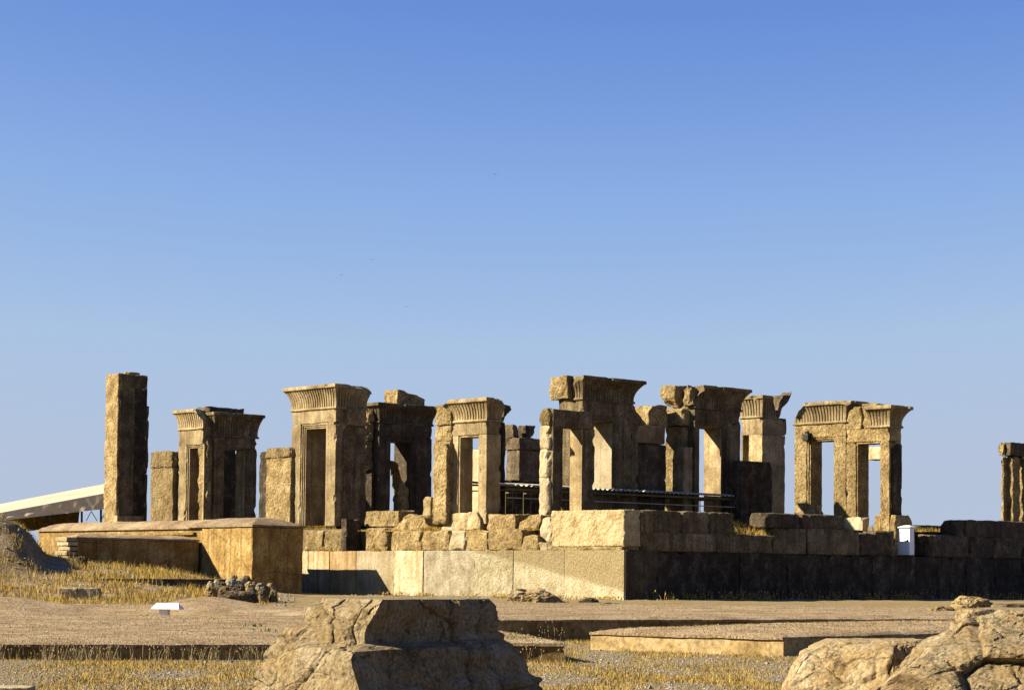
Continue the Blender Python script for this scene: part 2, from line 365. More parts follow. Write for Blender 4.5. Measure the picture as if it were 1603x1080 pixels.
# ------------------------------------------------------------------ podium
LZ = hit(977, 860.5, u=0).z           # ledge height at the corner
def podium():
    t = rthing('stone_podium', 'long podium of tall upright stone slabs carrying the ruined doorways', 'podium', 0, 0, 0)
    core = MB(); core.add(*pbox((.13, .35, -.5), (46, 46, LZ - .012))); link('core', core, 'grey', t)
    fl = grid(spaced([(.9, 46, .8)]), spaced([(.9, 46, .8)]), lambda x, y: FL - .1 + .06 * noise.noise(Vector((x * .6, y * .6, 0))))
    n = len(fl.v)
    link('earth_floor', fl, 'earth', t)
    fill = MB(); fill.add(*pbox((.9, .9, LZ - .02), (46, 46, FL - .2))); link('rubble_fill', fill, 'earth', t)
    # left (sunlit) face, joints read from the photograph
    js = [978, 883, 803, 742, 662, 616, 557, 515, 482, 455, 430, 400]
    for i in range(len(js) - 1):
        a = V_(js[i], 0, 900) if i else 0; b = V_(js[i + 1], 0, 900)
        mb = MB(); d = [.0, .012, .0, .03, .0, .015, .02, .0, .0, .0, .0][i]
        mb.add(*rbox((d, a + .014, -.4), (.14, b - .014, LZ), seg=.14, r=.02, rough=[.006, .006, .02, .006, .022, .008, .008, .008, .008, .008, .008][i], freq=4, seed=nseed()))
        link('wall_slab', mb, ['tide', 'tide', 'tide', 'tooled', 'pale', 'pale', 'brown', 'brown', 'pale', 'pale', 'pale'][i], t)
    js = [977, 1030, 1111, 1160, 1235, 1300, 1368, 1420, 1470, 1515, 1560, 1603, 1650, 1700]
    for i in range(len(js) - 1):
        a = U_(js[i], 0, 900) if i else .37; b = U_(js[i + 1], 0, 900); a = .145 if i == 0 else a; d = 0 if i == 0 else .07 + .01 * (i % 3)
        mb = MB(); mb.add(*rbox((a + .016, d, -.4), (b - .016, .36, LZ - (0 if i == 0 else .03)), seg=.16, r=.02, rough=.008, freq=4, seed=nseed(), nb=6))
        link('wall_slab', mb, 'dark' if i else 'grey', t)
    del t['_uv']
    return t
podium()
# ------------------------------------------------------------------ parapet courses above the ledge
ORD = ['first', 'second', 'third', 'fourth', 'fifth', 'sixth', 'seventh', 'eighth', 'ninth', 'tenth', 'eleventh', 'twelfth']
def zl(py, px, u=0.0): return hit(px, py, u=u).z
GW = 'rough wall blocks between the doorways'
GL = 'blocks of the sunlit parapet course'
left_row = [  # px left, px right, top y, depth offset, material, label
 (475, 507, 831, .05, 'rough', 'rounded rough block at the far left of the sunlit course beside the mud tower'),
 (507, 536, 830, .1, 'rough', 'squarish rough block just left of the upright dark slab'),
 (572, 605, 827, .1, 'rough', 'short eroded block just right of the upright dark slab'),
 (612, 660, 832, .08, 'rough', 'long reddish-ended block of the sunlit course right of the dark wedge gap'),
 (660, 703, 831, .08, 'rough', 'brown cracked block left of the small smooth pale block'),
 (703, 728, 831, .05, 'pale', 'small smooth pale squared block with a white chipped foot in the sunlit course'),
 (728, 765, 831, .09, 'rough', 'pitted brown block just right of the small smooth pale block'),
 (765, 816, 829, .06, 'rough', 'bulging rough block nearest the stepped rubble in the sunlit course')]
for (a, b, y, d, m_, lab) in left_row:
    v1 = V_(a, d, 845); v0 = V_(b, d, 845); zt = zl(y, (a + b) / 2, d)
    blk('parapet_block', lab, 'stone block', d, d + .95, v0 + .015, v1 - .015, LZ, zt, m_, GL, r=.08, rough=.06, freq=2.2, bulge=.04, wear=1.3)
def lblk(a, b, ytop, ybot, u, dep, label, m_='rough', cuts=None, r=.08, rough=.06, name='stone_block', cat='stone block', group='loose blocks on the podium edge', **k):
    v1 = V_(a, u, ytop); v0 = V_(b, u, ytop); z1 = zl(ytop, (a + b) / 2, u); z0 = zl(ybot, (a + b) / 2, u)
    return blk(name, label, cat, u, u + dep, v0, v1, z0, z1, m_, group, r=r, rough=rough, cuts=cuts, **k)
lblk(814, 842, 838, 862, .12, .8, 'small rounded step block at the foot of the broken stack beside the corner block')
lblk(842, 863, 848, 862, .10, .8, 'lowest small block under the broken stack beside the corner block', m_='pale')
lblk(846, 862, 811, 848, .45, .5, 'narrow broken stub of stacked stone left of the large corner block', m_='pale', rough=.09)
lblk(803, 846, 806, 829, .7, 1.2, 'sloping wedge-shaped slab rising to the broken stack', cuts=[((.4, .9, .5), (0, .45, 1))])
lblk(762, 806, 805, 829, .55, 1.1, 'squared block at the foot of the middle doorway with a broken dark end')
lblk(688, 752, 802, 830, .35, 1.2, 'wide smooth-faced block in front of the doorway with a dark broken right end', m_='smooth', cuts=[((.2, .12, .5), (0, -1, .6))])
lblk(607, 676, 806, 832, .35, 1.1, 'irregular leaning boulder-like block with a sharp dark right tip', cuts=[((.3, .3, .2), (0, -1, .8)), ((.3, 2.2, .5), (0, .6, 1))], rough=.1)
lblk(571, 626, 800, 829, 1.1, 1.0, 'long flat-topped pale block resting behind the leaning boulder', rough=.07)
lblk(661, 675, 778, 812, 1.2, .5, 'short upright round-headed stone stub at the foot of the rear doorway', m_='smooth', r=.14, name='stone_stub', cat='stone stub')
lblk(673, 690, 779, 815, 1.7, .5, 'pale low stub just behind the round-headed stone stub', m_='pale', name='stone_stub', cat='stone stub')
# upright dark slab
v1 = V_(535, -.02, 845); v0 = V_(542, -.02, 845); u1 = U_(566, v0, 845)
blk('upright_slab', 'upright square slab with a narrow lit edge and black front standing on the podium ledge', 'stone slab', -.02, u1, v0, v1 + .05, LZ, Z_(812, 542, u=-.02), 'dark', None, r=.03, rough=.012)
# corner block and the dark row
zc = hit(980, 797, u=.02).z; zc2 = zl(855, 900, .02)
v1 = V_(862, .02, 820)
blk('corner_block', 'very large hewn block on the podium corner with a bright tooled face', 'stone block', .03, 1.0, .06, v1, zc2, zc, 'gold', None, seg=.12, r=.05, rough=.03, freq=6, wear=1.6)
blk('course_slab', 'thin rough course under the very large corner block', 'stone slab', .05, 1.0, .08, v1 + .02, LZ, zc2 - .01, 'rough', None, r=.04, rough=.03)
GD = 'blocks of the shaded parapet course'
zr = Z_(834, 1000, v=.08)
def rrow(lst, zbot, vv, dep, mm, grp, r=.06, rough=.04):
    for (a, b, y, lab) in lst:
        u0 = max(U_(a, vv, 850), 1.02); u1 = U_(b, vv, 850); zt = Z_(y, (a + b) / 2, v=vv)
        blk('parapet_block', lab, 'stone block', u0 + .01, u1 - .01, vv, vv + dep, zbot, zt, mm, grp, r=r, rough=rough, bulge=.03)
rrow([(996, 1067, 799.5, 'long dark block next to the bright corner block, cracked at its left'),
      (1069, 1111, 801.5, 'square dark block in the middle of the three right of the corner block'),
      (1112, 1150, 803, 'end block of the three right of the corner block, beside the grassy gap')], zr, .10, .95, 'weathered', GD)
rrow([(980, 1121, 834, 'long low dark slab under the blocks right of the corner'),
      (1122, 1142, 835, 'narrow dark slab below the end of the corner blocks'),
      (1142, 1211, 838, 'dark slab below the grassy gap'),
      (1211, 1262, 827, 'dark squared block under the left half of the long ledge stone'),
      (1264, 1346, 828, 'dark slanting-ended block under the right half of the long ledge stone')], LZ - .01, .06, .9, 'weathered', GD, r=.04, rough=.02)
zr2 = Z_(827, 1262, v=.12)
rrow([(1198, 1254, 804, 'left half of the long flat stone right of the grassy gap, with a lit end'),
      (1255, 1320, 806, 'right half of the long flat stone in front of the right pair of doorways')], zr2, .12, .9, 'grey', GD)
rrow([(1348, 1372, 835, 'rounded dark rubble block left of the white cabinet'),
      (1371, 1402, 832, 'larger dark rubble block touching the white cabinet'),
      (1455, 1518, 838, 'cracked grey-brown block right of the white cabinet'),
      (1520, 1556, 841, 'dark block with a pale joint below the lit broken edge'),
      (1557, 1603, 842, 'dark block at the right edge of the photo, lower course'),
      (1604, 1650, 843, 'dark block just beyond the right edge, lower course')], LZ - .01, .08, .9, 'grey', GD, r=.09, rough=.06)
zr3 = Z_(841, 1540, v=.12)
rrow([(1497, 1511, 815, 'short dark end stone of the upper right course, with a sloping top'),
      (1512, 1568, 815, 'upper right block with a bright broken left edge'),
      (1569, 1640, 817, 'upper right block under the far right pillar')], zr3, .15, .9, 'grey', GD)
u0 = U_(1406, .15, 840)
blk('tilted_block', 'tall golden block with a sloping right side standing behind the white cabinet', 'stone block', u0, u0 + 1.55, .3, .3 + 1.2, LZ - .01, Z_(806, 1420, v=.3), 'rough', None, cuts=[((1.0, 0, 1.9), (1, 0, .32))], r=.08, rough=.05)
# ------------------------------------------------------------------ doorways
def near(px, u=None, v=None):
    """(u,v) of a vertical edge seen at px"""
    return (u, V_(px, u)) if u is not None else (U_(px, v), v)
# A
u0, v0 = near(525, u=2.0); L = V_(456, u0) - v0; W = U_(572, v0) - u0
gate('stone_doorway', 'tall intact sunlit doorway with complete fluted cornice, just right of the mud tower', u0, v0, W, L, FL, Z_(639.5, 525, u=u0), Z_(601, 528, u=u0), 'u', V_(506, u0) - v0, V_(475, u0) - v0, Z_(671, 490, u=u0), over=.30,
     ccuts=[((W * .8, -.1, 1.0), (.3, -1, .75))])
blk('flank_shade_stone', 'shade-darkened rough stone face along the shaded side of the tall intact doorway', 'stone slab', u0 + .42, u0 + W - .02, v0 - .1, v0 + .1, FL + .05, Z_(668, 555, v=v0), 'weathered', None, rough=.05)  # rough wall remnant, its dark tone painted in as shade
A_uv = (u0, v0, W, L)
blk('wall_stub', 'rough stone stub sticking out high on the shaded side of the tall doorway', 'stone block', u0 + .55, u0 + W - .05, v0 - .22, v0 + .2, Z_(666, 555, v=v0), Z_(638, 555, v=v0), 'rough', None, rough=.05)
# B (two doorways meeting)
u0, v0 = near(317, u=2.6); L = V_(279, u0) - v0
gate('stone_doorway', 'narrow sunlit doorway with moulded frame and fluted cornice, at the left, cut by a broken jamb', u0, v0, 1.0, L, FL, Z_(673, 300, u=u0), Z_(641, 300, u=u0), 'u', .12 + .0, V_(294.5, u0) - v0, Z_(701, 305, u=u0), over=.22, frame=2, rough=.02,
     ccuts=[((.5, .2, .6), (.2, -1, .5))])
u2, v2 = near(336, u=3.15); W = U_(402, v2) - u2; o0 = U_(352, v2) - u2; o1 = U_(384, v2) - u2
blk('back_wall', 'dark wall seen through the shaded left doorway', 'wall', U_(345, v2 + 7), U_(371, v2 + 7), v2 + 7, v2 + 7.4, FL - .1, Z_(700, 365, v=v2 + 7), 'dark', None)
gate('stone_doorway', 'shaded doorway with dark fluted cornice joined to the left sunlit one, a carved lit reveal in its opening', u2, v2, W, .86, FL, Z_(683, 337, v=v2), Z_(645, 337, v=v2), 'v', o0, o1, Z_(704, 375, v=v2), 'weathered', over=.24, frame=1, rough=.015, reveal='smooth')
blk('broken_pier', 'thin jagged upright broken pier between the two joined left doorways', 'broken pier', 2.75, 3.02, v2 + .1, v2 + .9, FL, Z_(684, 330, v=v2), 'rough', None, rough=.08, r=.08)
blk('cap_stones', 'flat broken slabs lying on top of the joined left doorways', 'stone slab', u2 - .2, u2 + 2.1, v2 + .4, v2 + 1.5, Z_(645, 337, v=v2) + .03, Z_(637, 337, v=v2) + .04, 'grey', None, rough=.06, r=.06)
# P1 the tall pillar
u0, v0 = near(183, u=2.0); L = V_(171, u0) - v0; W = U_(229, v0) - u0
zt = Z_(584.5, 183, u=u0)
t = rthing('tall_pillar', 'very tall square pillar at the far left, golden lit edge and black front with beam notches', 'pillar', u0, v0, FL)
blk('shaft', None, None, u0, u0 + W, v0, v0 + L + .5, FL, zt, 'rough', parent=t, r=.06, rough=.035, wear=1.5, cuts=[((.0, 0, zt - FL - .9), (-.5, -1, -.35))] if 0 else None)
blk('front_shade_panel', None, None, u0 + .12, u0 + W * .56, v0 - .05, v0 + .06, FL + .25, zt - .9, 'weathered', parent=t, r=.03, rough=.03)  # dark panels here and below paint the shade on the pillar front
blk('front_shade_strip', None, None, u0 + W * .57, u0 + W - .03, v0 - .04, v0 + .06, FL + .05, zt - .75, 'dark', parent=t, r=.03, rough=.03)
blk('front_shade_panel', None, None, u0 + .22, u0 + W - .04, v0 - .04, v0 + .06, zt - .74, zt - .08, 'weathered', parent=t, r=.04, rough=.03)
blk('beam_seat', None, None, u0 + W - .05, U_(234.5, v0), v0 + .15, v0 + L + .35, Z_(740, 230, v=v0), Z_(635, 230, v=v0), 'grey', parent=t, r=.03, rough=.02)
blk('beam_seat', None, None, u0 + W - .05, U_(233, v0), v0 + .1, v0 + L + .3, FL, Z_(742, 230, v=v0), 'grey', parent=t, r=.03, rough=.02)
blk('top_stone', None, None, u0 + .75, u0 + W - .3, v0 + .3, v0 + L, zt - .02, Z_(581, 200, v=v0), 'rough', parent=t, r=.03, rough=.02)
blk('plinth', None, None, u0 - .03, u0 + W - .2, v0 - .2, v0 + .3, FL - .05, Z_(807, 190, v=v0), 'smooth', parent=t, r=.03, rough=.01)
def wallpc(a, b, u, dep, ys, labs, mm='rough', grp=GW, rough=.05, r=.07):
    """stack of wall blocks, ys top-down list of joints"""
    v1 = V_(a, u); v0 = V_(b, u)
    for k in range(len(ys) - 1):
        z1 = Z_(ys[k], (a + b) / 2, u=u); z0 = Z_(ys[k + 1], (a + b) / 2, u=u) if k < len(ys) - 2 else FL - .1
        j = .05 * ((k * 37 + int(a)) % 3 - 1)
        blk('wall_block', labs[k], 'stone block', u + j, u + dep, v0, v1, z0 + .01, z1, mm, grp, r=r, rough=rough, bulge=.03)
wallpc(235, 270, 2.3, 1.1, [707, 732, 806], ['upper block of the golden wall piece just right of the tall pillar', 'tall cracked lower block of the golden wall piece just right of the tall pillar'])
blk('dark_slab', 'dark slab edge standing right of the golden wall piece beside the left doorway', 'stone slab', 2.9, 3.3, V_(277, 2.3) - .2, V_(270, 2.3) - .02, FL - .1, Z_(706, 272, u=2.3), 'grey', None)
wallpc(415, 454, 1.75, 1.3, [701, 717, 806], ['top block of the golden wall piece left of the tall intact doorway', 'huge rough lower block of the golden wall piece left of the tall intact doorway'])
blk('dark_slab', 'black upright slab between the joined left doorways and the golden wall piece', 'stone slab', 3.2, U_(419, V_(402, 3.2) - 1.0), V_(402, 3.2) - 1.0, V_(402, 3.2) - .3, FL - .1, Z_(707, 410, u=3.2), 'dark', None)
# H rear doorway
v0 = 27.5; u0 = U_(593, v0); W = U_(676, v0) - u0; L = 1.7
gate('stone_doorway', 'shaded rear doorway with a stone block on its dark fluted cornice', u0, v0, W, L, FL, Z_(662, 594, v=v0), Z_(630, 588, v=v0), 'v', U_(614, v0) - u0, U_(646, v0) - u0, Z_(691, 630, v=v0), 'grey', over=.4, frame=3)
ztp = Z_(630, 588, v=v0)
blk('roof_block', 'square broken stone block lying on the cornice of the shaded rear doorway', 'stone block', U_(619, v0 + .3), U_(664, v0 + .3), v0 + .25, v0 + 1.3, ztp, Z_(611, 640, v=v0 + .3), 'rough', None, rough=.05, cuts=[((1.2, 0, .55), (.3, 0, 1))])
hu = U_(592, v0) - .15
for k, (ya, yb, lab) in enumerate([(640, 662, 'top lit rough stone on the left flank of the shaded rear doorway'), (662, 690, 'middle lit rough stone on the left flank of the shaded rear doorway'), (690, 735, 'large lower lit rough stone on the left flank of the shaded rear doorway')]):
    blk('wall_block', lab, 'stone block', hu - .25 - .1 * k, hu + .1, v0 + .3 + .02 * k, V_(572, hu), Z_(yb, 582, u=hu) + .01, Z_(ya, 582, u=hu), 'rough', GW, rough=.07, r=.1)
blk('wall_block', 'dark lowest stone on the left flank of the shaded rear doorway', 'stone block', hu - .1, hu + .1, v0 + .2, V_(572, hu), FL - .1, Z_(736, 582, u=hu), 'dark', GW)
uu = U_(622, v0 + .6); 
blk('broken_pier', 'jagged broken pier of rock standing inside the opening of the rear doorway', 'broken pier', uu, uu + .75, v0 + .3, v0 + 1.0, FL - .1, Z_(716, 630, v=v0 + .6), 'rough', None, rough=.14, r=.15, cuts=[((.5, 0, 2.0), (1, 0, .5))])
# D
u0, v0 = near(761.5, u=.5); L = V_(704, u0) - v0; W = U_(784, v0) - u0
gate('stone_doorway', 'middle sunlit doorway with plain frame, bright jamb and worn fluted cornice', u0, v0, W, L, FL - .1, Z_(659.5, 761, u=u0), Z_(622, 766, u=u0), 'u', V_(747.5, u0) - v0, V_(719, u0) - v0, Z_(684, 735, u=u0), over=.26, frame=1, rough=.015,
     ccuts=[((W, 0, .85), (.6, -.9, .8)), ((0, L + .1, .75), (0, 1, .9))])
vD = v0
blk('wall_block', 'pale sunlit stone seen through the opening of the middle doorway', 'stone block', 4.2, 5.0, V_(752, 4.2), V_(736, 4.2), FL - .1, Z_(704, 745, u=4.2), 'pale', GW)
wallpc(679, 704.5, .35, 1.3, [634, 666, 691, 812], ['fluted-looking upper stone left of the middle doorway', 'bulging collar stone left of the middle doorway', 'tall pitted pier left of the middle doorway'])
vq = V_(701, .15); 
blk('wall_block', 'thick forward part of the pitted pier left of the middle doorway', 'stone block', .1, .36, vq + .02, V_(679, .1), FL - .1, Z_(693, 690, u=-.3), 'rough', GW, rough=.05, r=.1)
blk('cornice_piece', 'curved broken cornice piece projecting behind the right end of the middle doorway', 'stone block', U_(786, v0 + 1.2), U_(800, v0 + 1.2), v0 + 1.1, v0 + 1.7, Z_(662, 790, v=v0 + 1.2), Z_(633.5, 790, v=v0 + 1.2), 'grey', None, cuts=[((.2, 0, .35), (1, 0, -.8))], rough=.03)
blk('dark_slab', 'dark narrow jamb standing behind the right side of the middle doorway', 'stone slab', U_(784, v0 + 1.2), U_(789, v0 + 1.2), v0 + 1.1, v0 + 1.9, FL, Z_(661, 786, v=v0 + 1.2), 'dark', None)
# C0 window
u0 = 1.5; v0 = V_(865.5, u0); W = U_(931, v0) - u0
zt0 = Z_(639, 866, u=u0)
t = gate('stone_window_frame', 'small plain rectangular frame with a bright reveal standing behind the large corner block', u0, v0, W, .75, FL - .1, Z_(640, 866, u=u0), 0, 'v', U_(881, v0) - u0, U_(912, v0) - u0, Z_(669, 890, v=v0), 'weathered', over=0, frame=0, reveal='smooth', has_cornice=False, rough=.012, cat='window frame', group=None)
z_ = Z_(641, 866, u=u0); va = v0 + .78; vb = V_(844.5, u0)
ysk = [640, 666, 702, 748, 800]
names4 = ['topmost squared stone of the lit stack beside the small plain frame', 'second stone from the top of the lit stack beside the small plain frame', 'third stone from the top of the lit stack beside the small plain frame', 'lowest stone of the lit stack beside the small plain frame']
for k in range(4):
    blk('pier_stone', names4[k], 'stone block', u0 - .12, u0 + .3, v0 + .12, V_(845, u0 - .1), (Z_(ysk[k + 1], 855, u=u0 - .1) + .012 if k < 3 else FL - .3), Z_(ysk[k], 855, u=u0 - .1), 'pale' if k else 'rough', 'stones of the lit stack', r=.09, rough=.05, seg=.11, bulge=.05)
# C
v0 = 9.4; u0 = U_(911.5, v0); W = U_(990.5, v0) - u0; L = 1.55
zt = Z_(626, 912, v=v0)
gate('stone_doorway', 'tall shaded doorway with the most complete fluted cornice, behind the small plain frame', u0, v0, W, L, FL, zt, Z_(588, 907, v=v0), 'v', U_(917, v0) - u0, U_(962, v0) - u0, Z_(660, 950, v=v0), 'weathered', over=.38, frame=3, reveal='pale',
     ccuts=[((-.1, .85, .5), (-1, .35, .25))])
# broken lit end of C
blk('cornice_piece', 'big golden broken cornice block over the left end of the tallest shaded doorway', 'stone block', u0 - .35, u0 + .3, V_(888, u0 - .3), V_(860, u0 - .3), zt + .08, Z_(590, 870, u=u0 - .3), 'rough', None, rough=.06, r=.09, cuts=[((-.0, 0, .3), (-1, 0, -.35))])
# wall between C and E
ua = u0 + W + .02; ub = U_(1039, v0 + .7)
blk('wall_block', 'upright chipped stone leaning on the right side of the tallest shaded doorway', 'stone block', ua - .05, U_(1008, v0 + .4), v0 + .3, v0 + 1.2, Z_(664, 1000, v=v0 + .3), Z_(631, 1000, v=v0 + .3), 'rough', GW, rough=.06, cuts=[((.3, 0, .9), (.5, 0, .5))])
blk('wall_block', 'golden sloping broken block on top of the dark niche between the two tall shaded doorways', 'stone block', U_(1010, v0 + 1.2), U_(1039, v0 + 1.2), v0 + 1.0, v0 + 2.2, Z_(666, 1020, v=v0 + 1), Z_(634, 1020, v=v0 + 1.2), 'rough', GW, rough=.07, cuts=[((.5, 0, 1.1), (-.9, 0, 1))])
blk('wall_block', 'brown lintel stone of the dark niche between the two tall shaded doorways', 'stone block', ua, ub, v0 + .6, v0 + 1.8, Z_(694, 1020, v=v0 + .6), Z_(666, 1020, v=v0 + .6), 'smooth', GW, rough=.02)
blk('buttress', 'dark upright stone closing the right side of the tallest shaded doorway', 'stone slab', ua, U_(999, v0 + .1), v0 + .1, v0 + .58, FL, Z_(664, 995, v=v0), 'weathered', None, rough=.02)
blk('niche', 'dark stone niche between the two tall shaded doorways', 'stone niche', ua, U_(1043, v0 + .7), v0 + .7, v0 + 1.7, FL, Z_(695, 1020, v=v0 + .7), 'grey', None, rough=.02)
# E
u0 = U_(1087.5, v0); W = U_(1159, v0) - u0; L = V_(1040, u0) - v0
zt = Z_(639, 1088, v=v0); uE = u0; WE = W
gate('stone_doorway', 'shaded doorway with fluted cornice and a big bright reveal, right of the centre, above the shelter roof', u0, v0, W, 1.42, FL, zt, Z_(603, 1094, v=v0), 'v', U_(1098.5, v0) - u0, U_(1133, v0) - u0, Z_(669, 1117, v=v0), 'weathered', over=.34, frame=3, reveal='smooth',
     ccuts=[((.05, 0, .55), (-1, .2, .35))])
vv = v0 + .75
blk('cornice_piece', 'dark flaring broken cornice block high at the left of the doorway above the shelter', 'stone block', u0 - .35, u0 + .5, v0 + L * .5, V_(1033, u0 - .3), Z_(637, 1050, u=u0 - .3), Z_(603, 1050, u=u0 - .3), 'rough', None, rough=.06, r=.08, cuts=[((.0, 0, .45), (-1, 0, -.8)), ((0, 1.0, .45), (0, 1, -.7))])
blk('cornice_piece', 'rounded golden lump of cornice at the left corner of the doorway above the shelter', 'stone block', u0 - .3, u0 + .25, v0 + .02, v0 + .55, Z_(634, 1085, v=v0), Z_(603, 1085, v=v0), 'rough', None, rough=.1, r=.16)
blk('collar_stone', 'projecting square collar stone with a rough golden face left of the doorway above the shelter', 'stone block', u0 - .5, u0 + .3, v0 + .35, V_(1038, u0 - .5), Z_(666, 1060, u=u0 - .5), Z_(639, 1060, u=u0 - .5), 'rough', None, rough=.05, r=.1)
blk('lit_pier', 'tall golden pier under the projecting collar stone', 'pier', u0 - .38, u0 + .1, v0 + .45, V_(1041, u0 - .38), FL, Z_(667, 1060, u=u0 - .38), 'rough', None, rough=.03)
uz = u0 - .75
blk('low_post', 'shorter squared post with a lit left side standing in front of the golden pier', 'stone post', uz, U_(1084, v0 + .02), v0 - .0, v0 + .42, FL, Z_(699, 1065, u=uz), 'smooth', None, rough=.015)
# F
v0 = 10.2; u0 = U_(1193, v0); W = U_(1229, v0) - u0; L = V_(1160, u0) - v0
zt = Z_(654, 1194, v=v0)
gate('stone_doorway', 'golden side-lit doorway end with ribbed cornice behind the black standing slab', u0, v0, W, L, FL, zt, Z_(619, 1196, v=v0), 'u', V_(1172, u0) - v0, V_(1163, u0) - v0, Z_(681, 1168, u=u0), over=.2, frame=0, rough=.02,
     ccuts=[((W * .5, 0, .5), (.9, -.2, .5))])
blk('cornice_piece', 'horn-shaped curved remnant of cornice at the right end of the side-lit doorway', 'stone block', u0 + W - .45, U_(1243, v0 + .4), v0 + .3, v0 + .9, zt, Z_(619, 1235, v=v0 + .3), 'grey', None, rough=.03, cuts=[((.45, 0, .35), (1, 0, -.75)), ((.35, 0, .75), (-1, 0, .6))], r=.04)
blk('collar_stone', 'dark lintel end stone on the right side of the side-lit doorway', 'stone block', u0 + W - .1, U_(1231.5, v0), v0 + .02, v0 + .8, Z_(680, 1225, v=v0), Z_(654, 1225, v=v0), 'grey', None, rough=.02)
vs_ = 8.2
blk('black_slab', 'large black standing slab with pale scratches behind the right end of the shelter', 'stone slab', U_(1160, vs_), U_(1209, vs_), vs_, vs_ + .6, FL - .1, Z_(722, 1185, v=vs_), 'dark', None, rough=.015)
# G pair
u0, v0 = near(1392, u=17.6); W = U_(1411, v0) - u0
L2 = V_(1324.5, u0) - v0; zt = Z_(671, 1390, u=u0)
gate('stone_doorway', 'right half of the golden pair of doorways, with a flaring cornice end', u0, v0, W, L2, FL - .3, Z_(669, 1392, u=u0), Z_(634, 1396, u=u0), 'u', V_(1377, u0) - v0, V_(1342, u0) - v0, Z_(694, 1360, u=u0), over=.33, frame=1, rough=.02, m='rough', cm='smooth',
     ccuts=[((0, L2 * .44, 0), (0, 1, 0))])
zc_ = Z_(669, 1392, u=u0)
for (a_, b_, yt_, lab_) in [(1324, 1348, 637, 'cracked squarish stone in the middle of the golden pair, over the right doorway'), (1349, 1373, 632, 'higher broken stone beside the ribbed cornice end of the golden pair')]:
    blk('cornice_piece', lab_, 'stone block', u0 + .02, u0 + W - .1, V_(b_, u0) + .02, V_(a_, u0), zc_ + .01, Z_(yt_, (a_ + b_) / 2, u=u0), 'rough', None, rough=.06, r=.07)
blk('flank_shade_stone', 'added black shade panel on the right end of the golden pair of doorways', 'stone slab', u0 + .12, u0 + W, v0 - .04, v0 + .1, FL - .25, Z_(695, 1400, v=v0), 'dark', None, rough=.02)  # added over a flat face, its black stands for shade
v1 = v0 + L2 + .02; L1 = V_(1243.5, u0) - v1
gate('stone_doorway', 'left half of the right golden pair of doorways, with veined jamb and ribbed broken cornice', u0, v1, W * 1.15, L1, FL - .1, Z_(662, 1320, u=u0), Z_(627, 1320, u=u0), 'u', V_(1303, u0) - v1, V_(1267, u0) - v1, Z_(690, 1285, u=u0), over=.24, frame=2, rough=.02, m='rough', cm='smooth',
     ccuts=[((0, L1 - .55, .75), (-.2, .9, 1)), ((0, .15, 1.1), (-.6, -.4, .8))])
blk('lying_stone', 'small light block seen hanging behind the top of the right opening of the golden pair', 'stone block', u0 + 4.2, u0 + 5.2, V_(1378, u0 + 4), V_(1352, u0 + 4), Z_(719, 1365, u=u0 + 4), Z_(699, 1365, u=u0 + 4), 'pale', None, rough=.03)
blk('lit_pier', 'slender pier behind the right opening of the golden pair, carrying the small light block', 'pier', u0 + 4.2, u0 + 5.2, V_(1386, u0 + 4), V_(1376, u0 + 4), FL, Z_(697, 1365, u=u0 + 4), 'rough', None, rough=.03)
# animal-like stump and spot lamp
def skin_blob(name, pts, rads, m, label, cat, loc, rz):
    mb = MB()
    for i in range(len(pts) - 1):
        p = Vector(pts[i]); q = Vector(pts[i + 1]); ra, rb = rads[i], rads[i + 1]; n = 10
        d = (q - p).normalized(); a = d.orthogonal().normalized(); b = d.cross(a); vs = []
        for k in range(6):
            t_ = k / 5; c = p.lerp(q, t_); rr = ra + (rb - ra) * t_
            for j in range(n): an = 2 * math.pi * j / n; vs.append(c + (a * math.cos(an) + b * math.sin(an)) * rr)
        fs = [(k * n + j, k * n + (j + 1) % n, (k + 1) * n + (j + 1) % n, (k + 1) * n + j) for k in range(5) for j in range(n)] + [tuple(range(n))[::-1], tuple(range(5 * n, 6 * n))]
        mb.add(finish(vs, .04, 4, 5, None), fs)
    o = link(name, mb, m, None, loc, rz); return tag(o, label, cat)
pu = u0 - .5
zz = Z_(808, 1275, u=pu)
blk('stump', 'low golden stump shaped like a crouching animal before the golden pair of doorways', 'stone stump', pu, pu + .5, V_(1276, pu), V_(1258, pu), zz - .1, Z_(798, 1265, u=pu), 'rough', None, r=.08, rough=.05)
blk('stump', 'upright nub at the right end of the crouching stone stump', 'stone stump', pu + .02, pu + .4, V_(1282, pu), V_(1274, pu) + .02, Z_(798, 1265, u=pu) - .25, Z_(790, 1278, u=pu), 'rough', None, r=.08, rough=.05)
t = thing('spotlight', 'black floodlight fixed under the lintel of the left golden doorway', 'spotlight', hit(1263, 690, u=u0 - .15), TH)
mb = MB(); mb.add(*rbox((-.12, -.17, 0), (.12, .17, .32), .1, .03, 0, seed=1)); link('lamp_body', mb, 'black', t)
mb = MB(); mb.add(*rbox((-.07, -.09, .32), (.07, .09, .46), .1, .02, 0, seed=1)); link('lamp_cap', mb, 'black', t)
mb = MB(); mb.add(*tube((0, .17, .1), (0, .3, .1), .015)); mb.add(*tube((0, .3, .1), (0, .3, .3), .015)); mb.add(*tube((0, .3, .3), (.12, .17, .3), .015)); link('bracket', mb, 'black', t)
blk('base_stone', 'pale broken base stone under the right golden doorways', 'stone block', u0 - .35, u0 + .1, V_(1352, u0 - .3), V_(1322, u0 - .3), LZ, Z_(810, 1335, u=u0 - .3), 'pale', None, rough=.06, r=.09)
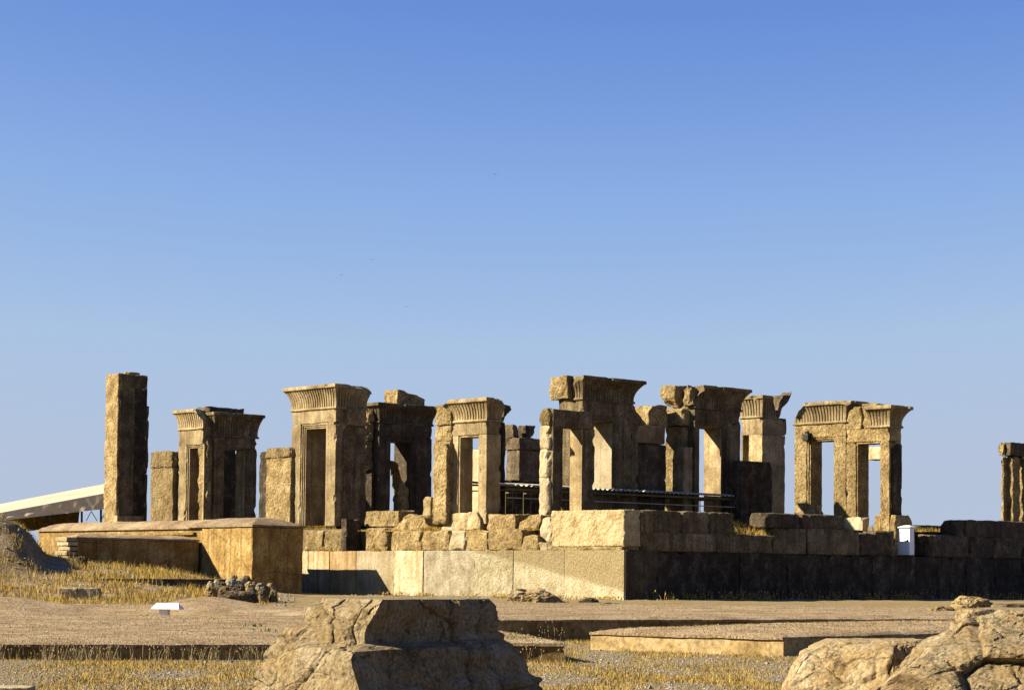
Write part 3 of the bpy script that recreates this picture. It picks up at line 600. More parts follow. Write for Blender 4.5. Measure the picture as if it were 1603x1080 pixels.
# far right pillar
v0 = 3.0; u0 = U_(1581, v0); zt = Z_(692, 1582, v=v0)
t = rthing('ruined_window', 'far right ruined window frame of eroded pillars, cut by the photo edge', 'window frame', u0, v0, FL - .2)
blk('pillar', None, None, u0 - .05, u0 + .42, v0 + .35, V_(1567.5, u0), FL - .2, Z_(714, 1575, v=v0), 'rough', parent=t, rough=.05, r=.08)
blk('pillar', None, None, U_(1586, v0), U_(1597, v0), v0, v0 + .5, FL - .2, Z_(714, 1590, v=v0), 'rough', parent=t, rough=.06, r=.09)
blk('pillar', None, None, U_(1604, v0), U_(1625, v0), v0, v0 + .7, FL - .2, Z_(714, 1590, v=v0), 'rough', parent=t, rough=.04, r=.07)
blk('lintel', None, None, u0 + .05, U_(1630, v0), v0 - .02, v0 + .75, Z_(713, 1590, v=v0), zt, 'grey', parent=t, rough=.03)
blk('lintel_end', None, None, u0 - .12, u0 + .04, v0 + .3, V_(1566.5, u0) , Z_(713, 1575, v=v0), zt, 'rough', parent=t, rough=.04)
# far wall seen between
blk('low_far_wall', 'low dark wall seen beyond the grass right of the tilted golden block', 'wall', U_(1440, 8), U_(1520, 8), 8, 8.8, FL - .3, Z_(822.5, 1470, v=8), 'dark', None)
# I far gate
v0 = 30; u0 = U_(813, v0); W = U_(850, v0) - u0; L = V_(792, u0) - v0
blk('far_pier', 'far dark doorway block behind the shelter, left of the lit stack', 'doorway', u0, u0 + W, v0, v0 + L, FL, Z_(704, 815, v=v0), 'grey', None, rough=.03)
blk('wall_block', 'dark lintel block over the far doorway between the middle doorway and the lit stack', 'stone block', u0 - .1, u0 + W + .3, v0 - .1, v0 + L, Z_(703, 815, v=v0), Z_(685, 815, v=v0), 'grey', GW, rough=.07)
for (a, b, lab) in [(793, 810, 'left dark cornice lump on the far doorway'), (813, 836, 'right dark flaring cornice lump on the far doorway')]:
    blk('cornice_piece', lab, 'stone block', U_(a + 8, v0 + .5), U_(b, v0 + .5), v0 + .4, v0 + 1.2, Z_(684.5, 815, v=v0), Z_(664, 815, v=v0), 'grey', None, rough=.07, cuts=[((.7, 0, .4), (1, 0, -.8))] if a > 800 else None)
# hidden-side wall beyond (dark mass behind the shelter)
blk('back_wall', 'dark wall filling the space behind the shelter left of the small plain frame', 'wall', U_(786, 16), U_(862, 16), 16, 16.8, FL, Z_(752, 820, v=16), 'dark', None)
# ------------------------------------------------------------------ shelter
def shelter():
    v0 = 8.55; ua = max(1.55, U_(784, v0)); ub = U_(1150, v0); z0 = Z_(762.5, 800, v=v0) ; z1 = Z_(773.5, 1150, v=v0)
    z0 = (z0 + z1) / 2; Lr = ub - ua
    t = rthing('corrugated_shelter', 'long low shelter with pale corrugated roof on thin posts in front of the tall doorways', 'shelter', ua, v0, FL)
    mb = MB(); k = int(Lr / .035); D = 3.0
    rows = [(0, 0), (0, .02), (D, .24), (D, .22)]
    for (y, dz) in rows:
        for i in range(k + 1): mb.v.append(Vector((Lr * i / k, y, z0 - FL + dz + .038 * math.sin(2 * math.pi * (Lr * i / k) / .29))))
    n = k + 1
    for r_ in range(4):
        a = r_ * n; b = ((r_ + 1) % 4) * n
        for i in range(k): mb.f.append((a + i, a + i + 1, b + i + 1, b + i))
    link('roof_sheet', mb, 'tin', t)
    zz = z0 - FL - .2
    mb = MB(); mb.add(*pbox((0, .1, zz), (Lr, .16, zz + .09))); link('beam', mb, 'steel', t)
    mb = MB(); mb.add(*pbox((0, D - .1, zz + .26), (Lr, D - .04, zz + .34))); link('beam', mb, 'steel', t)
    for i in range(14):
        x = .4 + i * (Lr - .5) / 13
        for y, h in ((.13, zz), (D - .07, zz + .27)):
            mb = MB(); mb.add(*tube((x, y, 0), (x, y, h), .025)); link('post', mb, 'steel', t)
        mb = MB(); mb.add(*pbox((x - .03, .17, zz), (x + .03, D - .1, zz + .05))); link('rafter', mb, 'steel', t)
    mb = MB(); mb.add(*tube((0, .05, zz - .33), (Lr + .7, .05, zz - .33), .022)); link('rail', mb, 'tin', t)
    del t['_uv']
shelter()
# ------------------------------------------------------------------ canvas canopy, far left
def canopy():
    t = thing('canvas_canopy', 'long sloping off-white canvas canopy on poles behind the tall pillar', 'canopy', hit(80, 812, Y=132))
    o = Vector(t.location)
    def grid3(P, Q, n, k, sag, nz):
        mb = MB()
        for j in range(k + 1):
            for i in range(n + 1):
                s = i / n; tt = j / k; a = P[0].lerp(P[1], s); b = Q[0].lerp(Q[1], s); p = a.lerp(b, tt) - o
                p.z -= sag * math.sin(math.pi * tt) 
                p.y += nz * tt * noise.noise(Vector((s * 26, tt * 2, 0))); pass
                mb.v.append(p)
        for j in range(k):
            for i in range(n): a = j * (n + 1) + i; mb.f.append((a, a + 1, a + n + 2, a + n + 1))
        return mb
    e0 = hit(-120, 825, Y=128); e1 = hit(200, 765, Y=128); r0_ = hit(-120, 812, Y=136); r1_ = hit(200, 750, Y=136)
    link('roof_cloth', grid3((e0, e1), (r0_, r1_), 80, 8, .08, .02), 'canvas', t, smooth=True)
    s0 = hit(-120, 832, Y=128.1); s1 = hit(28, 815, Y=128.1); s2 = hit(200, 792, Y=128.1); em = e0.lerp(e1, 148 / 320)
    link('skirt', grid3((e0, e1), (hit(-120, 829, Y=128.1), s2), 120, 8, 0, .12), 'canvas', t, smooth=True)
    mb = MB(); mb.add([hit(-110, 840, Y=133) - o, hit(122, 826, Y=133) - o, hit(126, 786, Y=133) - o, hit(-110, 815, Y=133) - o], [(0, 1, 2, 3)]); link('inner_cloth', mb, 'mud', t)
    for px in (20, 75, 128, 158):
        a = hit(px, 818, Y=128.6); b = hit(px, 803 - px * .13, Y=128.6); mb = MB(); mb.add(*tube(a - o, b - o, .07)); link('pole', mb, 'black', t)
    for (xa, xb) in ((135, 143), (152, 143), (158, 165), (170, 165)):
        a = hit(xa, 815, Y=128.4); b = hit(xb, 800, Y=128.4); mb = MB(); mb.add(*tube(a - o, b - o, .025)); link('guy_rope', mb, 'black', t)
canopy()
# distant ground bank behind the canopy, keeps its feet on something
# ------------------------------------------------------------------ mud brick tower and walls
def hipcap(a, b, z, rise, over, t, name='cap', n=14, m='cap'):
    x0, y0 = a[0] - over, a[1] - over; x1, y1 = b[0] + over, b[1] + over
    mb = MB(); nx = max(6, int((x1 - x0) / .25)); ny = max(6, int((y1 - y0) / .25))
    hw = min(x1 - x0, y1 - y0) / 2
    def fn(x, y):
        d = min(x - x0, x1 - x, y - y0, y1 - y) / hw; d = max(0, d)
        return z + .09 + rise * (1 - (1 - d) ** 2) + .025 * noise.noise(Vector((x * 1.5, y * 1.5, z)))
    xs = [x0 + (x1 - x0) * i / nx for i in range(nx + 1)]; ys = [y0 + (y1 - y0) * i / ny for i in range(ny + 1)]
    mb = grid(xs, ys, fn)
    N_ = nx + 1
    edge = [i for i in range(N_)] + [j * N_ + nx for j in range(1, ny + 1)] + [ny * N_ + i for i in range(nx - 1, -1, -1)] + [j * N_ for j in range(ny - 1, 0, -1)]
    o = len(mb.v)
    for e in edge: p = mb.v[e].copy(); p.z = z; mb.v.append(p)
    k = len(edge)
    for i in range(k): mb.f.append((edge[(i + 1) % k], edge[i], o + i, o + (i + 1) % k))
    mb.f.append(tuple(o + i for i in range(k))[::-1])
    return link(name, mb, m, t)
ut, vt = -2.58, 17.5; ul = U_(395, vt, 860); vl = V_(315, ul, 860)
zt = Z_(824, 395, v=vt)
t = rthing('mud_tower', 'square ochre mud-plastered tower with a low hipped cap, lit on its left face', 'mud-brick tower', ul, vt, -.3)
mb = MB(); mb.add(*rbox((0, 0, 0), (ut - ul, vl - vt, zt + .3), .15, .07, .03, seed=21, nb=8)); link('tower_body', mb, 'mud', t)
hipcap((0, 0), (ut - ul, vl - vt + 1), zt + .3, .36, .07, t)
# upper wall running back along v
t = rthing('mud_wall', 'long ochre mud wall with rounded cap running back from the tower', 'mud-brick wall', ul + .12, vl + .02, .3)
vend = V_(60, ul + .1, 822)
mb = MB(); mb.add(*rbox((0, 0, 0), (2.4, vend - vl, zt - .35), .3, .03, .015, seed=22)); link('wall_body', mb, 'mud', t)
hipcap((0, -1.2), (2.4, vend - vl), zt - .35, .36, .1, t)
mb = MB(); mb.add(*rbox((-.14, .6, zt - .62), (0.02, vend - vl - 3, zt - .5), .3, .02, .01, seed=23)); link('ledge', mb, 'mud', t)
# lower wall running out along -u
vw = V_(306, ul, 860) - .3; uw = U_(110, vw, 850)
zw = Z_(843, 200, v=vw)
t = rthing('low_mud_wall', 'lower brown mud wall with thin cap jutting out left of the tower, a brick-built left end', 'mud-brick wall', uw, vw, 0)
mb = MB(); mb.add(*rbox((.35, 0, 0), (ul - uw - .01, 1.4, zw - .06), .3, .03, .02, seed=24)); link('wall_body', mb, 'mud', t)
hipcap((.3, 0), (ul - uw - .1, 1.4), zw - .06, .16, .06, t)
for k in range(9):
    mb = MB(); mb.add(*rbox((-.05 - .12 * ((k * 7) % 3) * .6, -.02, .62 + k * .2), (.36, .9, .62 + k * .2 + .17), .2, .04, .02, seed=30 + k)); link('end_brick', mb, 'pale', t)
for o_ in bpy.data.objects:
    if '_uv' in o_: del o_['_uv']
# ------------------------------------------------------------------ low mud-capped beds
def bed(name, label, quad, z0, zt, dome, n=(60, 40), extra=None, m='cap', side='mud', lip=.04, cat='mud-capped wall stump'):
    P = [Vector((*q, 0)) for q in quad]; c = sum(P, Vector()) / 4
    t = thing(name, label, cat, (c.x, c.y, z0), 0, 'low mud-capped wall remains')
    mb = MB(); nx, ny = n
    def pos(s, tt): return P[0].lerp(P[1], s).lerp(P[3].lerp(P[2], s), tt)
    def warp(k): return k
    for j in range(ny + 1):
        for i in range(nx + 1):
            s = i / nx; tt = j / ny; s = .5 - .5 * math.cos(math.pi * s) if 0 else s
            p = pos(s, tt); d = min(s * (P[1] - P[0]).length, (1 - s) * (P[1] - P[0]).length, tt * (P[3] - P[0]).length, (1 - tt) * (P[3] - P[0]).length)
            e = 1 - max(0, 1 - d / .5) ** 2
            dm = dome * (4 * s * (1 - s)) ** .6 * (4 * tt * (1 - tt)) ** .5 if s * (1 - s) * tt * (1 - tt) > 0 else 0
            z = (zt(p.x, p.y) if callable(zt) else zt) - .05 * (1 - e) + dm + .018 * noise.noise(Vector((p.x * .9, p.y * .9, 0))) + .012 * noise.noise(Vector((p.x * 3, p.y * 3, 9)))
            if extra: z += extra(p.x, p.y)
            wob = .05 * noise.noise(Vector((p.x * .7, p.y * .7, 4))) if d < .01 else 0
            mb.v.append(Vector((p.x - c.x, p.y - c.y + wob, z - z0)))
    N_ = nx + 1
    for j in range(ny):
        for i in range(nx): a = j * N_ + i; mb.f.append((a, a + 1, a + N_ + 1, a + N_))
    edge = [i for i in range(N_)] + [j * N_ + nx for j in range(1, ny + 1)] + [ny * N_ + i for i in range(nx - 1, -1, -1)] + [j * N_ for j in range(ny - 1, 0, -1)]
    def ring(off, inset):
        ids = []
        for e_ in edge:
            p = mb.v[e_].copy(); h = p.copy(); h.z = 0; p -= h.normalized() * inset; p.z = off if off < 0 else p.z - off
            mb.v.append(p); ids.append(len(mb.v) - 1)
        return ids
    r1 = ring(lip * 1.3, .0); k = len(edge)
    for i in range(k): mb.f.append((edge[(i + 1) % k], edge[i], r1[i], r1[(i + 1) % k]))
    link('cap', mb, m, t)
    sb = MB(); base = [mb.v[i].copy() for i in r1]
    L_ = 5
    for q in range(L_ + 1):
        for p in base:
            h = Vector((p.x, p.y, 0)); ins = .04; pp = p - h.normalized() * ins; pp.z = p.z * (1 - q / L_) - .25 * q / L_
            pp += noise.noise_vector(Vector((pp.x * 2, pp.y * 2, pp.z * 3))) * .015
            sb.v.append(pp)
    for q in range(L_):
        for i in range(k): sb.f.append((q * k + (i + 1) % k, q * k + i, (q + 1) * k + i, (q + 1) * k + (i + 1) % k))
    sb.f.append(tuple(range(k)))
    link('side_wall', sb, side, t)
    return t
d = Vector((.67, .742)); N0 = Vector((hit(1225, 1027, z=-.62).x, hit(1225, 1027, z=-.62).y)); L0 = N0 + Vector((-3.66, 2.75))
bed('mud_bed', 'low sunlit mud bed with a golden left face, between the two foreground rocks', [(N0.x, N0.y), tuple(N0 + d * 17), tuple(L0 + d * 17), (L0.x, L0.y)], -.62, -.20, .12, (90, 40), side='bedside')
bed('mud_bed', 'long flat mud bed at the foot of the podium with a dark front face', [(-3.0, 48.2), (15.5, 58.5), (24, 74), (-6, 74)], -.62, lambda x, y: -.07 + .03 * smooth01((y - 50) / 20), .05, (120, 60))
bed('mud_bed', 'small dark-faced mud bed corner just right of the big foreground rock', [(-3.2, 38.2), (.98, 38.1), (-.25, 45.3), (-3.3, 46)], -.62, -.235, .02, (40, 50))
def ex(x, y):
    z = 0
    ridge = 55.6 + .25 * math.sin(x * .7)
    tr = math.exp(-((y - 57.9 - .4 * math.sin(x * .9)) / 1.9) ** 2)
    z -= .46 * tr * (.35 + .65 * math.exp(-((x + 9.2) / 2.6) ** 2) + .35 * math.exp(-((x + 4.6) / 1.5) ** 2))
    z += .34 * math.exp(-((x + 14) / 1.7) ** 2 - ((y - 60) / 2.2) ** 2)
    z += .32 * math.exp(-((x + 8.7) / 1.4) ** 2 - ((y - 62.6) / 1.6) ** 2)
    z += .26 * math.exp(-((x + 5.2) / 1.0) ** 2 - ((y - 59) / 1.8) ** 2)
    return z
bed('mud_bed', 'widest undulating mud bed at the left, a small white vent in its hollow', [(-17, 34.6), (-1.8, 38.8), (-3, 68), (-20, 68)], -.62, lambda x, y: -.31 + .0070 * (y - 37), .03, (150, 150), extra=ex)
# small gabled vent
p = hit(258, 963, Y=56.5)
p.z += .05
t = thing('roof_vent', 'small white gabled vent box in the hollow of the wide left mud bed', 'vent', (p.x, p.y, p.z), math.radians(-8))
mb = MB(); mb.add(*pbox((-.12, -.12, -.12), (.10, .12, .14))); link('vent_box', mb, 'white', t)
mb = MB(); z0 = .13
vs = [Vector(q) for q in [(-.32, -.24, z0), (.45, -.24, z0), (.45, .24, z0), (-.32, .24, z0), (-.22, 0, z0 + .15), (.36, 0, z0 + .15)]]
vs += [Vector((q.x, q.y, q.z - .02)) for q in vs[:4]]
mb.add(vs, [(0, 1, 5, 4), (1, 2, 5), (2, 3, 4, 5), (3, 0, 4), (6, 7, 1, 0), (7, 8, 2, 1), (8, 9, 3, 2), (9, 6, 0, 3), (9, 8, 7, 6)]); link('gable_roof', mb, 'white', t)
# white cabinet on the ledge
vq = -.0; pa = U_(1398.5, vq, 850); pb = U_(1424, vq, 850)
def cabinet():
    v = .12; c = hit(1412, 869, u=U_(1424, -.35, 850)); 
    u1, v1, _ = toUV(c)
    w1 = V_(1399, u1, 850) - V_(1424, u1, 850); dd = U_(1431, V_(1424, u1, 850), 850) - u1
    t = rthing('utility_cabinet', 'white metal cabinet with a small pitched lid standing on the podium ledge', 'cabinet', u1, V_(1424, u1, 850), LZ)
    h = Z_(826, 1412, u=u1) - LZ
    mb = MB(); mb.add(*pbox((0, 0, 0), (dd, w1, h))); link('cabinet_body', mb, 'white', t)
    mb = MB(); mb.add(*pbox((-.012, .05, .08), (-.002, w1 - .05, h - .08))); 
    for q_ in range(4): mb.add(*pbox((-.02, .12, h - .22 - .045 * q_), (-.011, w1 - .12, h - .205 - .045 * q_)))
    link('door', mb, 'white', t)
    mb = MB(); mb.add(*pbox((-.035, .09, h * .5), (-.011, .12, h * .5 + .12))); link('handle', mb, 'black', t)
    mb = MB(); mb.add(*pbox((-.02, -.02, 0), (dd + .02, w1 + .02, .05))); link('base_frame', mb, 'grey', t)
    mb = MB(); o = .07
    vs = [Vector(q) for q in [(-o, -o, h), (dd + o, -o, h), (dd + o, w1 + o, h), (-o, w1 + o, h), (-o, -o, h + .04), (dd + o, -o, h + .04), (dd + o, w1 + o, h + .04), (-o, w1 + o, h + .04), (dd / 2, .1, h + .12), (dd / 2, w1 - .1, h + .12)]]
    mb.add(vs, [(3, 2, 1, 0), (0, 1, 5, 4), (1, 2, 6, 5), (2, 3, 7, 6), (3, 0, 4, 7), (4, 5, 8), (5, 6, 9, 8), (6, 7, 9), (7, 4, 8, 9)]); link('lid', mb, 'white', t)
    del t['_uv']
cabinet()
# ------------------------------------------------------------------ rocks
def crock(name, label, rings, N=360, K=90, amp=.05, cell=2.0, seed=1, cat='rock', m='rock', group=None, crackd=.05, cellamp=.07, flat=True, cap=(.985, .93, .8, .6, .35, .12)):
    """rings: list of (z, [(x,y)..]) polygons ccw; lofted, then broken into plates"""
    def resamp(P, n):
        P = [Vector((x, y)) for x, y in P]; q = P + [P[0]]; ls = [(q[i + 1] - q[i]).length for i in range(len(P))]; T = sum(ls); out = []
        i = 0; acc = 0
        for k in range(n):
            d = T * k / n
            while acc + ls[i] < d: acc += ls[i]; i += 1
            out.append(q[i].lerp(q[i + 1], (d - acc) / ls[i]))
        return out
    # keep correspondence: every polygon has the same vertex count, resample per edge
    ne = len(rings[0][1]); per = N // ne
    def dens(P):
        out = []
        for i in range(ne):
            a = Vector(P[i]); b = Vector(P[(i + 1) % ne])
            out += [a.lerp(b, k / per) for k in range(per)]
        return out
    R = [(z, dens(P)) for z, P in rings]; n = ne * per
    c0 = sum((Vector(p) for p in rings[0][1]), Vector((0, 0))) / ne; zb = rings[0][0]
    vs = []; zs = []
    zt = R[-1][0]
    for k in range(K + 1):
        z = zb + (zt - zb) * k / K
        i = 0
        while i < len(R) - 2 and R[i + 1][0] < z: i += 1
        tt = (z - R[i][0]) / max(1e-6, R[i + 1][0] - R[i][0])
        for j in range(n): p = R[i][1][j].lerp(R[i + 1][1][j], tt); vs.append(Vector((p.x, p.y, z)))
    fs = [(k * n + j, k * n + (j + 1) % n, (k + 1) * n + (j + 1) % n, (k + 1) * n + j) for k in range(K) for j in range(n)]
    prev = [K * n + j for j in range(n)]; top = [vs[i].copy() for i in prev]; ct = sum(top, Vector()) / n
    for f in cap:
        cur = []
        for j in range(n): vs.append(ct.lerp(top[j], f)); cur.append(len(vs) - 1)
        for j in range(n): fs.append((prev[j], prev[(j + 1) % n], cur[(j + 1) % n], cur[j]))
        prev = cur
    fs.append(tuple(prev))
    so_ = Vector((seed * 9.1, seed * 4.7, seed * 2.3)); out = []
    cen = Vector((c0.x, c0.y, (zb + zt) / 2))
    for p in vs:
        istop = flat and p.z > zt - .004
        h = Vector((p.x - ct.x, p.y - ct.y, 0)); h = h.normalized() if h.length > 1e-6 else Vector((0, 0, 0))
        q = (p + so_) * cell; q += noise.noise_vector(q * .6) * .15
        q.z *= 1.35
        d_, pts_ = noise.voronoi(q)
        cell_h = noise.noise(pts_[0] * 5.3) * 2
        tilt = (q - pts_[0]).dot(noise.noise_vector(pts_[0] * 3.1)) * .6
        cr_ = max(0, 1 - (d_[1] - d_[0]) / .10)
        off = cell_h * cellamp + tilt * cellamp * 1.3 - cr_ * crackd
        for (sc3, am3) in ((2.7, .55), (6.5, .22), (15, .09)):
            q3 = (p + so_) * cell * sc3 + Vector((sc3, 3, 3)); q3.z *= 1.6; d3, p3 = noise.voronoi(q3)
            off += ((q3 - p3[0]).dot(noise.noise_vector(p3[0] * 2.7)) * 1.3 + noise.noise(p3[0] * 4.1) * .7) * cellamp * am3
            if sc3 < 3: off -= max(0, 1 - (d3[1] - d3[0]) / .08) * crackd * .3
        off += amp * .5 * noise.noise((p + so_) * 2.0) - amp * .8 * max(0, .25 - abs(noise.noise(Vector(((p.x + so_.x) * 2.2, (p.y + so_.y) * 2.2, (p.z + so_.z) * 6.5))))) * 2
        off += .022 * noise.noise(Vector(((p.x + so_.x) * 1.3, (p.y + so_.y) * 1.3, p.z * 8))) + .012 * noise.noise((p + so_) * 6) + .007 * noise.noise((p + so_) * 15)
        if istop:
            e = min(1.0, (p - ct).length / max(.001, 1)); r_ = p + h * off * .9; r_.z += .004 * noise.noise(p * 5)
        else:
            r_ = p + (h + Vector((0, 0, .35))).normalized() * off
            if flat: r_.z = min(r_.z, zt)
        out.append(r_ - Vector((c0.x, c0.y, zb)))
    mb = MB(); mb.add(out, fs)
    o = link(name, mb, m, None, (c0.x, c0.y, zb)); return tag(o, label, cat, group)
# big foreground block: polygons as (near corner, right, back, left) seen from above
def RP(Y, pxs):  # helper for corner points: list of (px, dist)
    return [((px - 801.5) / F_PX * yy, yy) for px, yy in pxs]
def zz_(py, Y, px=600): return hit(px, py, Y=Y).z
rings = [
 (-.9, RP(0, [(570, 20.6), (740, 22.3), (890, 23.8), (700, 25.2), (470, 24.4), (356, 22.6)])),
 (zz_(1080, 21.5), RP(0, [(567, 20.8), (740, 22.4), (856, 23.6), (690, 25.0), (480, 24.2), (388, 22.5)])),
 (zz_(1062, 21.5), RP(0, [(562, 20.9), (735, 22.5), (832, 23.5), (680, 24.9), (490, 24.1), (406, 22.4)])),
 (zz_(1030, 21.5), RP(0, [(553, 21.0), (730, 22.5), (818, 23.4), (680, 24.8), (495, 24.1), (412, 22.4)])),
 (zz_(1015, 21.5), RP(0, [(556, 21.05), (728, 22.55), (806, 23.4), (680, 24.8), (500, 24.0), (420, 22.4)])),
 (zz_(1006, 21.5), RP(0, [(572, 21.65), (728, 22.9), (790, 23.4), (680, 24.8), (505, 24.0), (431, 22.4)])),
 (zz_(984, 21.6), RP(0, [(574, 21.7), (728, 22.95), (787, 23.4), (680, 24.7), (512, 24.0), (434, 22.4)])),
 (zz_(977, 21.6), RP(0, [(578, 21.7), (728, 22.95), (787, 23.4), (690, 24.6), (520, 24.0), (466, 22.5)])),
 (zz_(950, 21.6), RP(0, [(592, 21.65), (722, 22.9), (780, 23.4), (690, 24.6), (525, 24.0), (474, 22.6)])),
 (zz_(938.5, 21.6), RP(0, [(600, 21.75), (718, 22.9), (768, 23.4), (690, 24.5), (540, 24.0), (500, 22.8)]))]
crock('foreground_rock', 'massive two-tiered fractured rock in the centre foreground, golden left side and black right side', rings, 600, 140, .03, .95, 3, cellamp=.05, crackd=.035)
rings = [
 (-.9, RP(0, [(1330, 18.2), (1720, 17.5), (1900, 19), (1800, 22), (1560, 22), (1300, 19.6)])),
 (zz_(1078, 19, 1500), RP(0, [(1390, 18.4), (1700, 17.9), (1850, 19), (1780, 21.6), (1560, 21.6), (1380, 19.6)])),
 (zz_(1050, 19, 1500), RP(0, [(1420, 18.6), (1690, 18.1), (1850, 19), (1780, 21.5), (1540, 21.5), (1404, 19.6)])),
 (zz_(1015, 19, 1500), RP(0, [(1462, 18.8), (1690, 18.3), (1830, 19), (1780, 21.4), (1540, 21.4), (1440, 19.7)])),
 (zz_(1003, 19, 1500), RP(0, [(1490, 19.0), (1690, 18.5), (1820, 19), (1780, 21.3), (1540, 21.3), (1462, 19.7)])),
 (zz_(993, 19, 1500), RP(0, [(1505, 19.1), (1690, 18.7), (1820, 19), (1780, 21.2), (1545, 21.2), (1482, 19.8)])),
 (zz_(975, 19, 1500), RP(0, [(1515, 19.2), (1690, 18.9), (1800, 19.1), (1780, 21.2), (1550, 21.2), (1492, 19.8)])),
 (zz_(954, 19, 1500), RP(0, [(1525, 19.3), (1690, 19.0), (1800, 19.2), (1780, 21.2), (1552, 21.2), (1497, 19.8)]))]
crock('foreground_rock', 'tall tiered fractured rock with flat top, cut by the right edge of the photo', rings, 600, 130, .035, 1.25, 8, cellamp=.06, crackd=.04)
rings = [
 (-.9, RP(0, [(1225, 20.8), (1400, 20.2), (1480, 21), (1450, 22.2), (1300, 22.4), (1215, 21.6)])),
 (zz_(1075, 21, 1300), RP(0, [(1235, 20.9), (1400, 20.3), (1470, 21), (1450, 22.1), (1300, 22.3), (1226, 21.6)])),
 (zz_(1045, 21, 1300), RP(0, [(1248, 21.0), (1400, 20.4), (1465, 21), (1450, 22.0), (1310, 22.2), (1240, 21.6)])),
 (zz_(1022, 21, 1300), RP(0, [(1262, 21.1), (1400, 20.5), (1460, 21), (1440, 22.0), (1320, 22.1), (1252, 21.7)])),
 (zz_(1010, 21, 1300), RP(0, [(1285, 21.1), (1400, 20.6), (1455, 21), (1440, 21.9), (1330, 22.1), (1273, 21.7)])),
 (zz_(1001, 21, 1300), RP(0, [(1305, 21.25), (1400, 20.9), (1450, 21), (1430, 21.9), (1340, 22.0), (1292, 21.7)]))]
crock('foreground_rock', 'low cream cracked rock left of the tall tiered rock at the bottom right', rings, 480, 90, .02, 1.1, 5, flat=False, cellamp=.025, crackd=.03)
def pebble_rock(name, label, px, py, Y, wpx, hpx, m='rough', seed=1, dep=1.0, group=None, cell=2.5, cat='rock', sx=(0, 0)):
    c = hit(px, py, Y=Y); s = Y / F_PX; w_ = wpx * s / 2; h = hpx * s
    n = 12; 
    def poly(k, dxx=0): return [(c.x + dxx + w_ * k * math.cos(2 * math.pi * i / n + .2) * (1 + .12 * math.sin(i * 2.3 + seed)), c.y + w_ * dep * k * math.sin(2 * math.pi * i / n + .2)) for i in range(n)]
    rings = [(c.z - .25, poly(1.05)), (c.z, poly(1.0)), (c.z + h * .45, poly(.92, sx[0] * w_)), (c.z + h * .8, poly(.7, sx[0] * w_ * 1.5)), (c.z + h, poly(.4, sx[0] * w_ * 2))]
    return crock(name, label, rings, 96, 22, .02 + w_ * .05, cell / max(.3, w_), seed, cat, m, group, crackd=.03 * w_, cellamp=.10 * w_, flat=False, cap=(.8, .5, .2))
pebble_rock('boulder', 'pale boulder with a black right side lying at the foot of the sunlit podium wall', 845, 943, 76, 100, 21, 'rock', 4, .5, sx=(-.2, 0))
pebble_rock('boulder', 'small dark stones right of the pale boulder below the podium corner', 923, 942, 76, 30, 7, 'grey', 6, .6)
pebble_rock('boulder', 'brown eroded boulder at the foot of the dark podium wall on the right', 1521, 952, 66, 66, 19, 'rough', 7, .6)
pebble_rock('boulder', 'low golden stone left of the brown eroded boulder', 1472, 958, 64, 46, 10, 'rough', 9, .7)
p = hit(1524, 955, Y=62)
blk('ribbed_slab', 'flat dark ribbed stone drum slab lying beside the brown eroded boulder', 'stone slab', 0, 1.0, -1.0, 1.0, 0, .2, 'grey', None)
o = COL.objects[-1]; 
for o in bpy.data.objects:
    if o.name == 'ribbed_slab': o.location = (p.x + .9, p.y, p.z - .02); o.rotation_euler = (0, 0, .1); o.scale = (1.9, .7, 1)
p = hit(20, 1080, Y=27)
mb = MB(); mb.add(*rbox((-.8, -.3, -.3), (.24, .3, .045), .08, .03, .015, seed=77)); o = link('corner_stone', mb, 'pale', None, (p.x, p.y, p.z), .05); tag(o, 'pale flat stone cut by the bottom left corner of the photo', 'stone block')
# slab and rubble on the left bank
def onground(px, Y): 
    x = (px - 801.5) / F_PX * Y; return Vector((x, Y, gz(x, Y)))
p = hit(124, 924, Y=71)
mb = MB(); mb.add(*rbox((-.65, -.35, -.3), (.0, .35, .10), .1, .05, .03, seed=80)); mb.add(*rbox((.0, -.3, -.3), (.66, .35, .08), .1, .07, .05, seed=81)); o = link('lying_slab', mb, 'pale', None, p, .06); tag(o, 'long pale slab lying in the dry grass at the left', 'stone slab')
random.seed(11); cnt = 0
heap = [(330, 924, 18), (345, 918, 20), (362, 913, 22), (352, 926, 22), (374, 924, 24), (378, 911, 18), (392, 916, 18), (393, 927, 20), (340, 911, 14), (366, 905, 16), (386, 906, 15), (408, 919, 18), (424, 918, 16), (411, 928, 18), (330, 913, 13), (428, 926, 14)]
pos_w = ['outer left', 'left', 'upper middle', 'lower left', 'lower middle', 'high middle', 'right of the middle', 'lower right of the middle', 'upper left', 'topmost', 'upper right', 'right', 'far right', 'lower right', 'small outer left', 'small far right']
for i, (px, py, s_) in enumerate(heap):
    pebble_rock('rubble_stone', pos_w[i] + ' stone of the rubble heap in front of the mud tower', px, py + 4, 72 + (928 - py) * .1, s_, s_ * .6, ('rough', 'grey', 'tooled')[i % 3], 20 + i, .8, 'rubble heap stones')
pebble_rock('boulder', 'flat dark stone lying at the edge of the wide mud bed below the rubble heap', 372, 930, 67, 60, 6, 'grey', 40, .5)
pebble_rock('boulder', 'rounded grey stone in the grass under the low mud wall', 128, 879, 84, 20, 9, 'grey', 41, .7)
# retaining ledge left
pa = hit(150, 905, Y=77); pb = hit(395, 904.5, Y=82)
L_ = (pb - pa).length; an = math.atan2(pb.y - pa.y, pb.x - pa.x)
mb = MB(); mb.add(*rbox((0, 0, -1.1), (L_, .5, 0), .25, .04, .03, seed=90)); o = link('retaining_ledge', mb, 'grey', None, (pa.x, pa.y, pa.z), an); tag(o, 'long low dark stone ledge across the grass bank left of the mud tower', 'ledge')
